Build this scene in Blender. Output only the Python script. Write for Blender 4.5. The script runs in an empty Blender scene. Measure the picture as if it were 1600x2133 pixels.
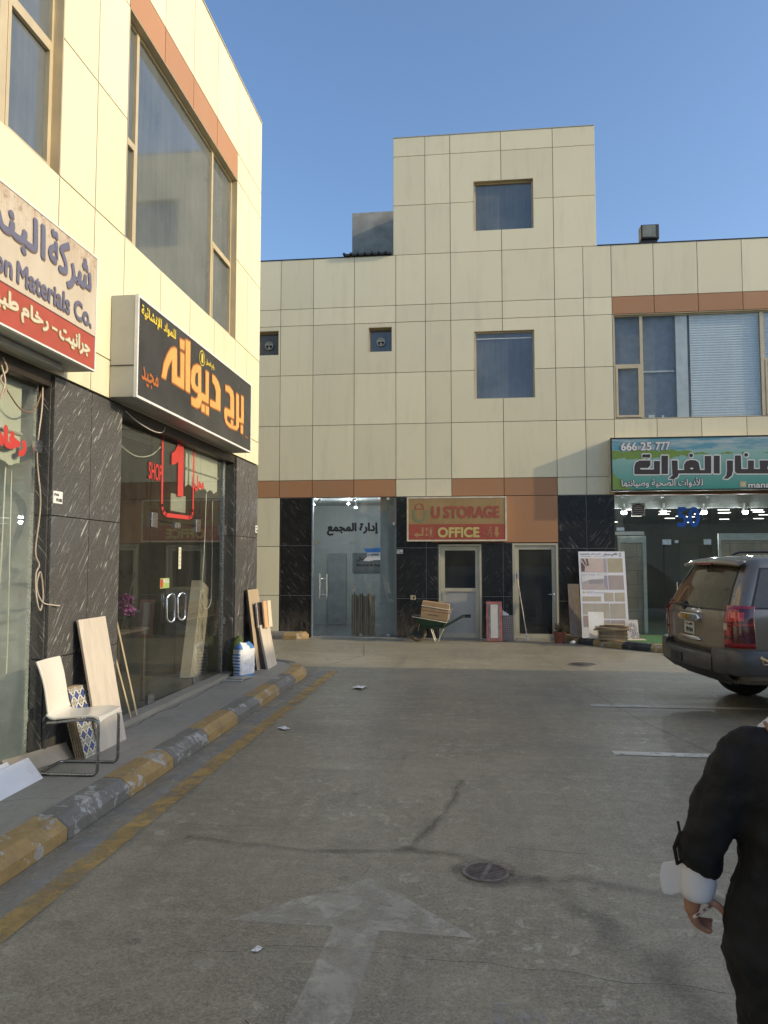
import bpy, bmesh, math, random
from mathutils import Vector, Matrix, Euler, noise as mnoise
R = math.radians
PI = math.pi
rnd = random.Random(7)
scene = bpy.context.scene
COL = scene.collection

# ------------------------------------------------------------------ camera
cam_d = bpy.data.cameras.new('camera')
cam = bpy.data.objects.new('camera', cam_d); COL.objects.link(cam)
cam_d.sensor_fit = 'HORIZONTAL'; cam_d.sensor_width = 36.0
cam_d.lens = 36.0 * 1581.5 / 1600.0
cam_d.clip_start = 0.05; cam_d.clip_end = 2000
cam.location = (0, 0, 1.8)
cam.rotation_euler = (R(90 + 3.779), 0, R(6.68))
scene.camera = cam

# ------------------------------------------------------------------ light
SUN_EL, SUN_AZ = 20.3, 100.0            # azimuth clockwise from +Y
w = bpy.data.worlds.new('World'); scene.world = w; w.use_nodes = True
nt = w.node_tree; nt.nodes.clear()
sky = nt.nodes.new('ShaderNodeTexSky'); sky.sky_type = 'NISHITA'; sky.sun_disc = False
sky.sun_elevation = R(SUN_EL); sky.sun_rotation = R(SUN_AZ)
sky.air_density = 1.0; sky.dust_density = 2.2; sky.ozone_density = 3.6; sky.altitude = 10
bg = nt.nodes.new('ShaderNodeBackground'); bg.inputs['Strength'].default_value = 0.15
wo = nt.nodes.new('ShaderNodeOutputWorld')
nt.links.new(sky.outputs[0], bg.inputs[0]); nt.links.new(bg.outputs[0], wo.inputs[0])
sd = bpy.data.lights.new('sun', 'SUN'); sd.energy = 2.0; sd.angle = R(0.53); sd.color = (1.0, 0.82, 0.52)
so = bpy.data.objects.new('sun', sd); COL.objects.link(so); so.location = (20, 0, 15)
sdir = Vector((math.sin(R(SUN_AZ)) * math.cos(R(SUN_EL)), math.cos(R(SUN_AZ)) * math.cos(R(SUN_EL)), math.sin(R(SUN_EL))))
so.rotation_euler = sdir.to_track_quat('Z', 'Y').to_euler()
scene.view_settings.view_transform = 'Standard'; scene.view_settings.look = 'None'
scene.view_settings.gamma = 1.0; scene.view_settings.exposure = 0.78
scene.cycles.use_denoising = True
try: scene.cycles.denoiser = 'OPENIMAGEDENOISE'
except Exception: pass
scene.cycles.max_bounces = 10; scene.cycles.transparent_max_bounces = 16; scene.cycles.diffuse_bounces = 5
scene.cycles.sample_clamp_indirect = 6.0
scene.cycles.caustics_reflective = False; scene.cycles.caustics_refractive = False

# ------------------------------------------------------------------ object helpers
def tag(o, label=None, cat=None, group=None, kind=None):
    if label: o['label'] = label
    if cat: o['category'] = cat
    if group: o['group'] = group
    if kind: o['kind'] = kind
    return o
def thing(name, label, cat, loc=(0, 0, 0), rz=0.0, group=None, rot=None):
    o = bpy.data.objects.new(name, None); COL.objects.link(o)
    o.empty_display_size = 0.2
    o.location = loc; o.rotation_euler = rot if rot else (0, 0, rz)
    return tag(o, label, cat, group)
def copy_tree(o, parent=None):
    c = o.copy(); COL.objects.link(c)
    if parent: c.parent = parent
    for ch in list(o.children): copy_tree(ch, c)
    return c
def mworld(o):
    m = Matrix.LocRotScale(o.location, o.rotation_euler, o.scale)
    if o.parent: m = mworld(o.parent) @ o.matrix_parent_inverse @ m
    return m
class MB:
    """collects shapes and links them as one mesh object"""
    def __init__(s): s.v = []; s.f = []; s.m = []; s.pv = []; s.cur = 0; s.val = 0.5
    def add(s, vs, fs, mi=None, val=None):
        b = len(s.v); s.v += [tuple(p) for p in vs]
        for f in fs:
            s.f.append([b + i for i in f]); s.m.append(s.cur if mi is None else mi); s.pv.append(s.val if val is None else val)
        return s
    def box(s, x0, x1, y0, y1, z0, z1, mi=None, val=None, M=None):
        vs = [Vector((x, y, z)) for z in (z0, z1) for y in (y0, y1) for x in (x0, x1)]
        if M is not None: vs = [M @ p for p in vs]
        return s.add(vs, [(0, 2, 3, 1), (4, 5, 7, 6), (0, 1, 5, 4), (2, 6, 7, 3), (0, 4, 6, 2), (1, 3, 7, 5)], mi, val)
    def cbox(s, c, d, M=None, mi=None, val=None):
        return s.box(c[0] - d[0] / 2, c[0] + d[0] / 2, c[1] - d[1] / 2, c[1] + d[1] / 2, c[2] - d[2] / 2, c[2] + d[2] / 2, mi, val, M)
    def quad(s, a, b, c, d, mi=None, val=None): return s.add([a, b, c, d], [(0, 1, 2, 3)], mi, val)
    def prism(s, poly, fn, t0, t1, mi=None, val=None):
        """2D polygon -> solid; fn(u,v,t) maps to space"""
        n = len(poly)
        vs = [fn(u, v, t0) for u, v in poly] + [fn(u, v, t1) for u, v in poly]
        fs = [tuple(range(n - 1, -1, -1)), tuple(range(n, 2 * n))] + [(i, (i + 1) % n, n + (i + 1) % n, n + i) for i in range(n)]
        return s.add(vs, fs, mi, val)
    def tube(s, pts, r, n=8, mi=None, closed=False, caps=True, val=None):
        pts = [Vector(p) for p in pts]; N = len(pts)
        rr = r if isinstance(r, (list, tuple)) else [r] * N
        vs = []; up = None
        for i, p in enumerate(pts):
            if closed: t = pts[(i + 1) % N] - pts[i - 1]
            else: t = pts[min(i + 1, N - 1)] - pts[max(i - 1, 0)]
            if t.length < 1e-9: t = Vector((0, 0, 1))
            t.normalize()
            if up is None:
                up = Vector((0, 0, 1)) if abs(t.z) < .9 else Vector((1, 0, 0))
            a = t.cross(up)
            if a.length < 1e-6: a = t.orthogonal()
            a.normalize(); b = a.cross(t).normalized(); up = b
            for k in range(n):
                an = 2 * PI * k / n
                vs.append(p + (a * math.cos(an) + b * math.sin(an)) * rr[i])
        fs = []
        for i in range(N if closed else N - 1):
            j = (i + 1) % N
            for k in range(n):
                l = (k + 1) % n
                fs.append((i * n + k, i * n + l, j * n + l, j * n + k))
        if caps and not closed:
            fs.append(tuple(range(n - 1, -1, -1))); fs.append(tuple((N - 1) * n + k for k in range(n)))
        return s.add(vs, fs, mi, val)
    def lathe(s, prof, c=(0, 0, 0), n=24, mi=None, M=None, caps=True, val=None):
        vs = []
        for r, z in prof:
            for k in range(n):
                a = 2 * PI * k / n
                p = Vector((c[0] + r * math.cos(a), c[1] + r * math.sin(a), c[2] + z))
                vs.append(M @ p if M is not None else p)
        fs = []
        for i in range(len(prof) - 1):
            for k in range(n):
                l = (k + 1) % n
                fs.append((i * n + k, i * n + l, (i + 1) * n + l, (i + 1) * n + k))
        if caps:
            fs.append(tuple(range(n - 1, -1, -1))); fs.append(tuple((len(prof) - 1) * n + k for k in range(n)))
        return s.add(vs, fs, mi, val)
    def grid(s, fn, nu, nv, mi=None, val=None):
        vs = [fn(i / nu, j / nv) for j in range(nv + 1) for i in range(nu + 1)]
        fs = [(j * (nu + 1) + i, j * (nu + 1) + i + 1, (j + 1) * (nu + 1) + i + 1, (j + 1) * (nu + 1) + i) for j in range(nv) for i in range(nu)]
        return s.add(vs, fs, mi, val)
    def build(s, name, mat, parent=None, smooth=False, bevel=0, local=False, fix=True, weld=False):
        me = bpy.data.meshes.new(name)
        me.from_pydata([tuple(v) for v in s.v], [], s.f)
        mats = mat if isinstance(mat, (list, tuple)) else [mat]
        for m_ in mats: me.materials.append(m_)
        me.polygons.foreach_set('material_index', s.m)
        at = me.attributes.new('pv', 'FLOAT', 'FACE'); at.data.foreach_set('value', s.pv)
        if fix or weld:
            bm = bmesh.new(); bm.from_mesh(me)
            if weld: bmesh.ops.remove_doubles(bm, verts=bm.verts, dist=1e-5)
            if fix: bmesh.ops.recalc_face_normals(bm, faces=bm.faces)
            bm.to_mesh(me); bm.free()
        if smooth:
            me.polygons.foreach_set('use_smooth', [True] * len(me.polygons))
            me.set_sharp_from_angle(angle=R(smooth if smooth is not True else 40))
        me.update()
        o = bpy.data.objects.new(name, me); COL.objects.link(o)
        if bevel:
            b = o.modifiers.new('bevel', 'BEVEL'); b.width = bevel; b.segments = 2; b.limit_method = 'ANGLE'; b.angle_limit = R(50)
        if parent:
            o.parent = parent
            if not local: o.matrix_parent_inverse = mworld(parent).inverted()
        return o
def frameM(o, ux, uy):
    """matrix whose columns are ux, uy, ux x uy, origin o"""
    ux = Vector(ux).normalized(); uz = ux.cross(Vector(uy)).normalized(); uy = uz.cross(ux)
    m = Matrix((ux, uy, uz)).transposed().to_4x4(); m.translation = Vector(o)
    return m

# ------------------------------------------------------------------ materials
MATS = {}
class NT:
    def __init__(s, name):
        s.m = bpy.data.materials.new(name); s.m.use_nodes = True; s.t = s.m.node_tree
        s.b = s.t.nodes['Principled BSDF']; s.out = s.t.nodes['Material Output']
        s.tc = s.t.nodes.new('ShaderNodeTexCoord')
    def n(s, t, **kw):
        nd = s.t.nodes.new('ShaderNode' + t)
        for k, v in kw.items(): setattr(nd, k, v)
        return nd
    def l(s, a, b): s.t.links.new(a, b)
    def set(s, sock, v):
        if hasattr(v, 'links'): s.l(v, sock)
        else:
            if isinstance(v, tuple) and len(v) == 3 and sock.type == 'RGBA': v = (*v, 1)
            sock.default_value = v
    def math(s, op, a, b=None, clamp=False):
        nd = s.n('Math', operation=op); nd.use_clamp = clamp
        s.set(nd.inputs[0], a)
        if b is not None: s.set(nd.inputs[1], b)
        return nd.outputs[0]
    def mix(s, f, a, b, mode='MIX'):
        nd = s.n('Mix', data_type='RGBA', blend_type=mode)
        s.set(nd.inputs[0], f); s.set(nd.inputs[6], a); s.set(nd.inputs[7], b)
        return nd.outputs[2]
    def co(s, scale=(1, 1, 1), rot=(0, 0, 0), loc=(0, 0, 0), src='Object'):
        mp = s.n('Mapping'); s.l(s.tc.outputs[src], mp.inputs[0])
        mp.inputs['Scale'].default_value = scale; mp.inputs['Rotation'].default_value = rot; mp.inputs['Location'].default_value = loc
        return mp.outputs[0]
    def noise(s, scale, detail=4, rough=.55, vec=None, dist=0):
        nd = s.n('TexNoise'); nd.inputs['Scale'].default_value = scale; nd.inputs['Detail'].default_value = detail
        nd.inputs['Roughness'].default_value = rough; nd.inputs['Distortion'].default_value = dist
        s.l(vec if vec is not None else s.tc.outputs['Object'], nd.inputs['Vector'])
        return nd.outputs[0]
    def ramp(s, x, a, b):
        nd = s.n('MapRange'); nd.inputs[1].default_value = a; nd.inputs[2].default_value = b; nd.clamp = True
        s.set(nd.inputs[0], x); return nd.outputs[0]
    def bump(s, h, strength=.2, dist=.01):
        nd = s.n('Bump'); nd.inputs['Strength'].default_value = strength; nd.inputs['Distance'].default_value = dist
        s.l(h, nd.inputs['Height']); s.l(nd.outputs[0], s.b.inputs['Normal'])
    def fin(s, col=None, rough=None, metal=None, spec=None, ior=None):
        if col is not None: s.set(s.b.inputs['Base Color'], col)
        if rough is not None: s.set(s.b.inputs['Roughness'], rough)
        if metal is not None: s.set(s.b.inputs['Metallic'], metal)
        if spec is not None: s.b.inputs['Specular IOR Level'].default_value = spec
        if ior is not None: s.b.inputs['IOR'].default_value = ior
        return s.m
def mat(name, col, rough=.5, metal=0, var=.12, scale=6, bump=0, spec=None, coat=0, fine=True):
    """plain surface with uneven tone and gloss"""
    if name in MATS: return MATS[name]
    s = NT(name)
    nz = s.noise(scale, 5)
    c2 = tuple(max(0, c * (1 - var * 1.6)) for c in col); c1 = tuple(min(1, c * (1 + var)) for c in col)
    c = s.mix(s.ramp(nz, .3, .7), c2, c1)
    rg = s.ramp(s.noise(scale * 2.3, 3), 0, 1)
    rr = s.math('ADD', s.math('MULTIPLY', rg, .2), max(.02, rough - .1))
    s.fin(c, rr, metal, spec)
    if bump: s.bump(s.noise(scale * 8, 4), bump, .004)
    if coat: s.b.inputs['Coat Weight'].default_value = coat; s.b.inputs['Coat Roughness'].default_value = .06
    MATS[name] = s.m
    return s.m
def emis(name, col, strength):
    s = NT(name); s.fin((.8, .8, .8), .4)
    s.b.inputs['Emission Color'].default_value = (*col, 1); s.b.inputs['Emission Strength'].default_value = strength
    return s.m
def glass(name, tint=(.75, .82, .8), dust=.06, dustcol=(.45, .45, .4), boost=1.0, rough=.0):
    """thin pane: mirror reflection by angle, tinted see-through, a film of dust"""
    s = NT(name); t = s.t; t.nodes.remove(s.b)
    tr = s.n('BsdfTransparent'); s.set(tr.inputs[0], tint)
    gl = s.n('BsdfGlossy'); gl.inputs['Roughness'].default_value = rough
    fr = s.n('Fresnel'); ge = s.n('NewGeometry'); s.l(s.math('ADD', s.math('MULTIPLY', ge.outputs['Backfacing'], 1 / 1.52 - 1.52), 1.52), fr.inputs[0])
    f = s.math('MULTIPLY', fr.outputs[0], 1.0 * boost, True)
    mx = s.n('MixShader'); s.l(f, mx.inputs[0]); s.l(tr.outputs[0], mx.inputs[1]); s.l(gl.outputs[0], mx.inputs[2])
    df = s.n('BsdfDiffuse'); s.set(df.inputs[0], dustcol)
    st = s.co((1, 1, .25)); dn = s.math('MULTIPLY', s.ramp(s.noise(5, 6, .7, st), .2, .8), dust * 2)
    mx2 = s.n('MixShader'); s.l(dn, mx2.inputs[0]); s.l(mx.outputs[0], mx2.inputs[1]); s.l(df.outputs[0], mx2.inputs[2])
    s.l(mx2.outputs[0], s.out.inputs[0])
    MATS[name] = s.m
    return s.m
def cladding(name, col, rough=.42):
    s = NT(name)
    at = s.n('Attribute', attribute_name='pv')
    v = s.math('ADD', s.math('MULTIPLY', s.math('SUBTRACT', at.outputs['Fac'], .5), .12), 1.0)
    big = s.ramp(s.noise(.7, 3), .3, .7)
    streak = s.ramp(s.noise(3.5, 5, .65, s.co((1, 1, .12))), .52, .8)
    c = s.mix(s.math('MULTIPLY', big, .5), col, tuple(x * .94 for x in col))
    c = s.mix(s.math('MULTIPLY', streak, .24), c, (.34, .30, .21))
    grime = s.ramp(s.noise(1.4, 6, .7, s.co((1, 1, .5), (0, 0, 0), (4, 2, 7))), .55, .75)
    c = s.mix(s.math('MULTIPLY', grime, .18), c, (.42, .37, .26))
    hv = s.n('HueSaturation'); s.l(v, hv.inputs['Value']); s.l(c, hv.inputs['Color'])
    rg = s.math('ADD', s.math('MULTIPLY', s.noise(2, 4), .2), rough - .1)
    s.fin(hv.outputs[0], rg)
    s.bump(s.noise(1.2, 2), .05, .02)
    MATS[name] = s.m
    return s.m
def granite(name, base=(.03, .031, .033), dust=.0, white=.8, spec=.5, clump=.85):
    """polished dark stone with pale slanting dashes; slant flips with the panel value"""
    s = NT(name)
    sep = s.n('SeparateXYZ'); s.l(s.tc.outputs['Object'], sep.inputs[0])
    at = s.n('Attribute', attribute_name='pv')
    sg = s.math('SUBTRACT', s.math('MULTIPLY', s.math('GREATER_THAN', at.outputs['Fac'], .5), 2), 1)
    u = s.math('MULTIPLY', s.math('ADD', sep.outputs[0], sep.outputs[1]), sg); v = sep.outputs[2]
    ca, sa = math.cos(R(52)), math.sin(R(52))
    al = s.math('ADD', s.math('MULTIPLY', u, ca), s.math('MULTIPLY', v, sa))
    ac = s.math('SUBTRACT', s.math('MULTIPLY', v, ca), s.math('MULTIPLY', u, sa))
    def dash(fa, fc, lo, hi, sd):
        cb = s.n('CombineXYZ'); s.l(s.math('MULTIPLY', al, fa), cb.inputs[0]); s.l(s.math('MULTIPLY', ac, fc), cb.inputs[1])
        s.l(s.math('ADD', s.math('MULTIPLY', at.outputs['Fac'], 7), sd), cb.inputs[2])
        return s.ramp(s.noise(1, 2.5, .6, cb.outputs[0], .35), lo, hi)
    d = s.math('ADD', dash(4.6, 46, .63, .69, 0), s.math('MULTIPLY', dash(2.2, 70, .62, .70, 5), .5), True)
    d = s.math('MULTIPLY', d, s.math('ADD', s.math('MULTIPLY', s.ramp(s.noise(1.7, 4, .6), .35, .62), clump), 1 - clump))
    fine = s.ramp(s.noise(160, 2), .35, .75)
    b = s.mix(fine, base, tuple(x * 1.7 + .004 for x in base))
    c = s.mix(s.math('MULTIPLY', d, white), b, (.50, .49, .47))
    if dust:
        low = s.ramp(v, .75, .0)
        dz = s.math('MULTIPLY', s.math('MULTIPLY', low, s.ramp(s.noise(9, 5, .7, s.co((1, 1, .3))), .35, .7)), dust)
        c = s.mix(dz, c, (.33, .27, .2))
    s.fin(c, s.math('ADD', s.math('MULTIPLY', fine, .12), .22), spec=spec)
    MATS[name] = s.m
    return s.m

M_CREAM = cladding('cream_cladding', (.76, .685, .47))
M_BROWN = cladding('brown_cladding', (.41, .205, .095), .5)
M_GRANF = granite('shaded_black_granite', (.009, .009, .010), .5, .45, .3); M_GRAN = granite('sunlit_black_granite', (.06, .058, .055), .55, .95, .5, .45)  # one granite, shaded and sunlit copies: sun and shade put into the colour
M_JOINT = mat('joint_sealant', (.06, .05, .04), .8)
M_MORTAR = mat('pale_mortar', (.30, .30, .28), .8)
M_ALU = mat('gold_aluminium', (.56, .46, .29), .38, .15, .08, 3)
M_ALUW = mat('beige_aluminium', (.48, .445, .33), .4, .1, .08, 3)
M_STEEL = mat('brushed_steel', (.62, .62, .60), .28, 1, .1, 20)
M_CHROME = mat('chrome', (.8, .8, .8), .1, 1, .03)
M_DARK = mat('dark_bronze', (.045, .032, .024), .45, .3)
M_BLACK = mat('black_plastic', (.012, .012, .013), .45)
M_WHITE = mat('white_paint', (.74, .73, .69), .5, 0, .06)
M_WIRE = mat('pale_cable', (.5, .42, .33), .6)
M_WIREW = mat('white_cord', (.7, .69, .65), .6)
M_CONC = mat('rough_concrete', (.33, .31, .27), .85, 0, .22, 2.5, .3)
def tinted(name, col, dustc, amt, ior=1.9, streaks=True):
    """reflective tinted window pane with dust on it"""
    s = NT(name)
    st = s.noise(16, 5, .6, s.co((1, 1, .06))); bl = s.noise(1.3, 4, .6)
    f = s.math('MULTIPLY', s.math('ADD', s.math('MULTIPLY', s.ramp(st, .2, .8), .35), s.math('MULTIPLY', s.ramp(bl, .2, .8), .65)), amt)
    c = s.mix(f, col, dustc)
    s.fin(c, s.math('ADD', s.math('MULTIPLY', f, .18), .015), spec=.5, ior=ior)
    MATS[name] = s.m
    return s.m
M_TINT = tinted('grey_tinted_glass', (.05, .065, .075), (.26, .27, .25), .55)
M_TINTF = tinted('blue_tinted_glass', (.04, .05, .062), (.30, .33, .36), .5, 1.75)
M_SHOP = glass('shop_glass', (.93, .95, .92), .015)
M_OFFG = glass('office_glass', (.93, .95, .94), .015)
M_DOORG = glass('dark_door_glass', (.25, .28, .29), .05)
# ================================================================== ground
def m_road():
    s = NT('worn_concrete_road')
    big = s.noise(.28, 4, .6); med = s.noise(1.7, 6, .65); fine = s.noise(60, 3, .6)
    str_ = s.noise(1.1, 6, .7, s.co((.35, 3.2, 1)))
    c = s.mix(s.ramp(big, .32, .68), (.115, .102, .070), (.30, .262, .182))
    c = s.mix(s.math('MULTIPLY', s.ramp(med, .42, .62), .6), c, (.115, .102, .074))
    c = s.mix(s.math('MULTIPLY', s.ramp(s.noise(11, 6, .75), .46, .62), .5), c, (.36, .32, .235))
    c = s.mix(s.math('MULTIPLY', s.ramp(str_, .5, .75), .35), c, (.33, .29, .215))
    c = s.mix(s.math('MULTIPLY', s.ramp(fine, .35, .8), .4), c, (.42, .37, .28))
    # pale scaled flakes, gathered in drifts
    fl = s.math('MULTIPLY', s.ramp(s.noise(8.5, 8, .76, None, .6), .56, .60), s.ramp(s.noise(.8, 4, .6, s.co((1, 1, 1), (0, 0, 0), (3.1, 5.2, 0))), .42, .60))
    c = s.mix(s.math('MULTIPLY', fl, .62), c, (.52, .48, .39))
    # dark oil spots
    vo = s.n('TexVoronoi'); vo.inputs['Scale'].default_value = 2.1; s.l(s.tc.outputs['Object'], vo.inputs['Vector'])
    sp = s.math('MULTIPLY', s.ramp(s.math('ADD', vo.outputs['Distance'], s.math('MULTIPLY', s.noise(9, 3), .08)), .13, .09), .5)
    c = s.mix(sp, c, (.08, .076, .066))
    sp2 = s.math('MULTIPLY', s.ramp(s.noise(.55, 5, .6, s.co((1, 1, 1), (0, 0, 0), (9.3, 1.7, 0))), .58, .7), .5)
    c = s.mix(sp2, c, (.115, .108, .096))
    spk = s.noise(48, 7, .82); c = s.mix(s.math('MULTIPLY', s.ramp(spk, .50, .60), .5), c, (.40, .36, .275)); c = s.mix(s.math('MULTIPLY', s.ramp(spk, .48, .38), .5), c, (.075, .068, .052))
    grit = s.noise(130, 2, .6); c = s.mix(s.math('MULTIPLY', s.ramp(grit, .52, .68), .42), c, (.42, .385, .30)); c = s.mix(s.math('MULTIPLY', s.ramp(grit, .46, .30), .5), c, (.085, .078, .062))
    tyre = s.math('MULTIPLY', s.ramp(s.noise(1, 5, .6, s.co((3.2, .16, 1))), .5, .68), s.ramp(s.noise(.5, 3), .4, .6)); c = s.mix(s.math('MULTIPLY', tyre, .38), c, (.10, .093, .08))
    c = s.mix(1.0, c, (1.0, 1.0, .98), 'MULTIPLY')
    rg = s.math('ADD', s.math('MULTIPLY', s.ramp(str_, .3, .7), .22), .36)
    s.fin(c, rg, spec=.42)
    s.bump(s.math('ADD', s.math('MULTIPLY', fine, .5), s.noise(14, 5)), .22, .006)
    return s.m
M_ROAD = m_road()
def m_pave():
    s = NT('pavement_concrete')
    c = s.mix(s.ramp(s.noise(.9, 6, .65), .3, .7), (.225, .207, .165), (.32, .295, .24))
    c = s.mix(s.math('MULTIPLY', s.ramp(s.noise(4, 6, .7, s.co((2.2, .8, 1))), .5, .72), .5), c, (.15, .143, .128))
    c = s.mix(s.math('MULTIPLY', s.ramp(s.noise(70, 3), .4, .8), .3), c, (.36, .345, .305))
    s.fin(c, s.math('ADD', s.math('MULTIPLY', s.noise(3), .2), .55)); s.bump(s.noise(22, 6, .7), .3, .008)
    return s.m
M_PAVE = m_pave()
def worn(name, col, under=(.2, .19, .17), lo=.55, hi=.62, dark=(.1, .07, .03), scale=5):
    """paint worn through to white primer and concrete"""
    s = NT(name)
    nz = s.noise(scale, 7, .7, None, .3)
    c = s.mix(s.ramp(s.noise(2.2, 5, .6), .3, .75), col, tuple(x * .72 for x in col))
    c = s.mix(s.math('MULTIPLY', s.ramp(s.noise(24, 4, .7), .45, .75), .4), c, dark)
    c = s.mix(s.math('MULTIPLY', s.ramp(nz, lo, lo + .02), .85), c, (.42, .41, .38))
    c = s.mix(s.ramp(nz, hi, hi + .03), c, under)
    c = s.mix(s.math('MULTIPLY', s.ramp(s.noise(3.1, 6, .75, s.co((1, 1, 2), (0, 0, 0), (5, 1, 2))), .45, .72), .6), c, (.10, .09, .07))
    s.fin(c, .62); s.bump(s.math('ADD', nz, s.math('MULTIPLY', s.noise(50, 3), .4)), .35, .006)
    return s.m
M_KY = worn('kerb_yellow_paint', (.42, .275, .10), (.28, .26, .22), .57, .63)
M_KG = worn('kerb_grey_paint', (.20, .19, .165), (.27, .255, .225), .56, .64, (.05, .05, .05))
M_KB = worn('kerb_black_paint', (.03, .03, .032), (.2, .19, .18), .60, .66, (.02, .02, .02))
def decal(name, col, lo, hi, scale=7, amount=1.0, edge=False, rough=.6):
    """road paint or stain with a broken edge; see-through where worn"""
    s = NT(name); s.fin(col, rough)
    a = s.ramp(s.noise(scale, 8, .72, None, .4), lo, hi)
    if edge:
        at = s.n('Attribute', attribute_name='edge')
        a = s.math('MULTIPLY', s.ramp(s.math('ADD', s.math('MULTIPLY', s.noise(scale, 6, .7), .9), at.outputs['Fac']), .65, 1.25), a)
    s.l(s.math('MULTIPLY', a, amount), s.b.inputs['Alpha'])
    c = s.mix(s.ramp(s.noise(3, 5), .3, .7), col, tuple(x * .72 for x in col)); s.l(c, s.b.inputs['Base Color'])
    return s.m
M_YLINE = decal('worn_yellow_line', (.52, .34, .11), .30, .56, 5, .8)
M_WLINE = decal('worn_white_line', (.66, .63, .53), .30, .46, 9, .95)
M_ARROW = decal('worn_white_arrow', (.60, .56, .45), .36, .58, 6, .68)
M_STAIN = decal('dark_damp_stain', (.085, .08, .07), .25, .8, 3.5, .42, True, .5)
M_CRACK = decal('crack_line', (.045, .04, .033), .36, .52, 9, .85)
M_GUTT = decal('pale_gutter_dust', (.37, .365, .34), .35, .62, 3, .75, True)

mb = MB(); mb.quad((-300, -300, 0), (300, -300, 0), (300, 300, 0), (-300, 300, 0))
tag(mb.build('road', M_ROAD), 'worn grey concrete road and parking ground between the shops', 'road', kind='structure')

def ribbon(name, pts, wid, m, z, label, cat, edge=False, jit=0):
    """flat strip along a polyline on the ground"""
    P = []
    for i in range(len(pts) - 1):
        a, b = Vector(pts[i]), Vector(pts[i + 1]); n = max(1, int((b - a).length / .07))
        for k in range(n): P.append(a.lerp(b, k / n))
    P.append(Vector(pts[-1]))
    if jit: P = [p + Vector((mnoise.noise(Vector((p.x * 4, p.y * 4, 3))), mnoise.noise(Vector((p.x * 4, p.y * 4, 9))))) * jit for p in P]
    vs = []; fs = []; ed = []
    for i, p in enumerate(P):
        t = (P[min(i + 1, len(P) - 1)] - P[max(i - 1, 0)]).normalized(); nrm = Vector((-t.y, t.x))
        wd = wid if not isinstance(wid, (list, tuple)) else wid[0] + (wid[1] - wid[0]) * i / max(1, len(P) - 1)
        if jit: wd *= .6 + .9 * abs(mnoise.noise(Vector((p.x * 3, p.y * 3, 1))))
        for k, e in ((-1, 0), (0, 1), (1, 0)):
            q = p + nrm * wd * k / 2; vs.append((q.x, q.y, z)); ed.append(0.0 if e == 0 else 1.0)
    for i in range(len(P) - 1):
        for k in range(2): fs.append((i * 3 + k, i * 3 + k + 1, i * 3 + k + 4, i * 3 + k + 3))
    b = MB(); b.add(vs, fs); o = b.build(name, m)
    if edge:
        at = o.data.attributes.new('edge', 'FLOAT', 'POINT'); at.data.foreach_set('value', ed)
    return tag(o, label, cat, kind='structure')
ribbon('gutter_dust', [(-2.40, -3), (-2.40, 12.6)], .52, M_GUTT, .004, 'pale dusty strip along the foot of the left kerb', 'road', True)
ribbon('yellow_line', [(-2.30, -4), (-2.30, 12.5)], .15, M_YLINE, .008, 'worn yellow line painted along the left kerb', 'road marking')
mb = MB()
A = [(-.60, 4.42), (-1.24, 3.83), (-.70, 3.82), (-.82, 1.2), (-.56, 1.2), (-.47, 3.81), (-.0, 3.79)]
mb.add([(x, y, .0025) for x, y in A], [tuple(range(7))])
tag(mb.build('arrow_marking', M_ARROW), 'faded white arrow painted on the road pointing to the far building', 'road marking', kind='structure')
for i, (x0, x1, y, lb) in enumerate(((1.30, 8, 7.5, 'nearest white bay line, beside the person'), (1.45, 9, 9.92, 'farther white bay line, in front of the parked car'))):
    b = MB(); b.quad((x0, y - .07, .005), (x1, y - .09, .005), (x1, y + .05, .005), (x0, y + .07, .005))
    tag(b.build('bay_line', M_WLINE), lb, 'road marking', 'parking bay lines', 'structure')
b = MB(); b.quad((.25, 2.6, .005), (.62, 2.62, .005), (.60, 3.2, .005), (.02, 3.27, .005))
tag(b.build('faded_patch', decal('old_white_patch', (.42, .41, .37), .5, .6, 5, .6)), 'patch of flaking old white paint beside the arrow', 'road marking', kind='structure')
for pts, wid in (([(-1.9, 4.95), (-1.5, 4.86), (-1.07, 4.78), (-.65, 4.80), (-.42, 4.88), (-.2, 4.83), (-.05, 4.72), (.1, 4.58)], .15),
                 ([(-.42, 4.88), (-.33, 5.2), (-.21, 5.64), (-.16, 6.0), (-.10, 6.45)], .13),
                 ([(-.15, 4.6), (.05, 4.55), (.35, 4.52), (.9, 4.45), (1.6, 4.35)], .26),
                 ([(.3, 4.5), (.5, 4.2), (.72, 3.8), (.95, 3.2)], .36),
                 ([(.1, 4.75), (-.3, 4.86), (-.5, 4.9)], .16)):
    ribbon('road_stain', pts, wid, M_STAIN, .0035, 'dark damp stain spreading from a crack in the concrete', 'stain', True, .05 if wid < .2 else .12)
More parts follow.
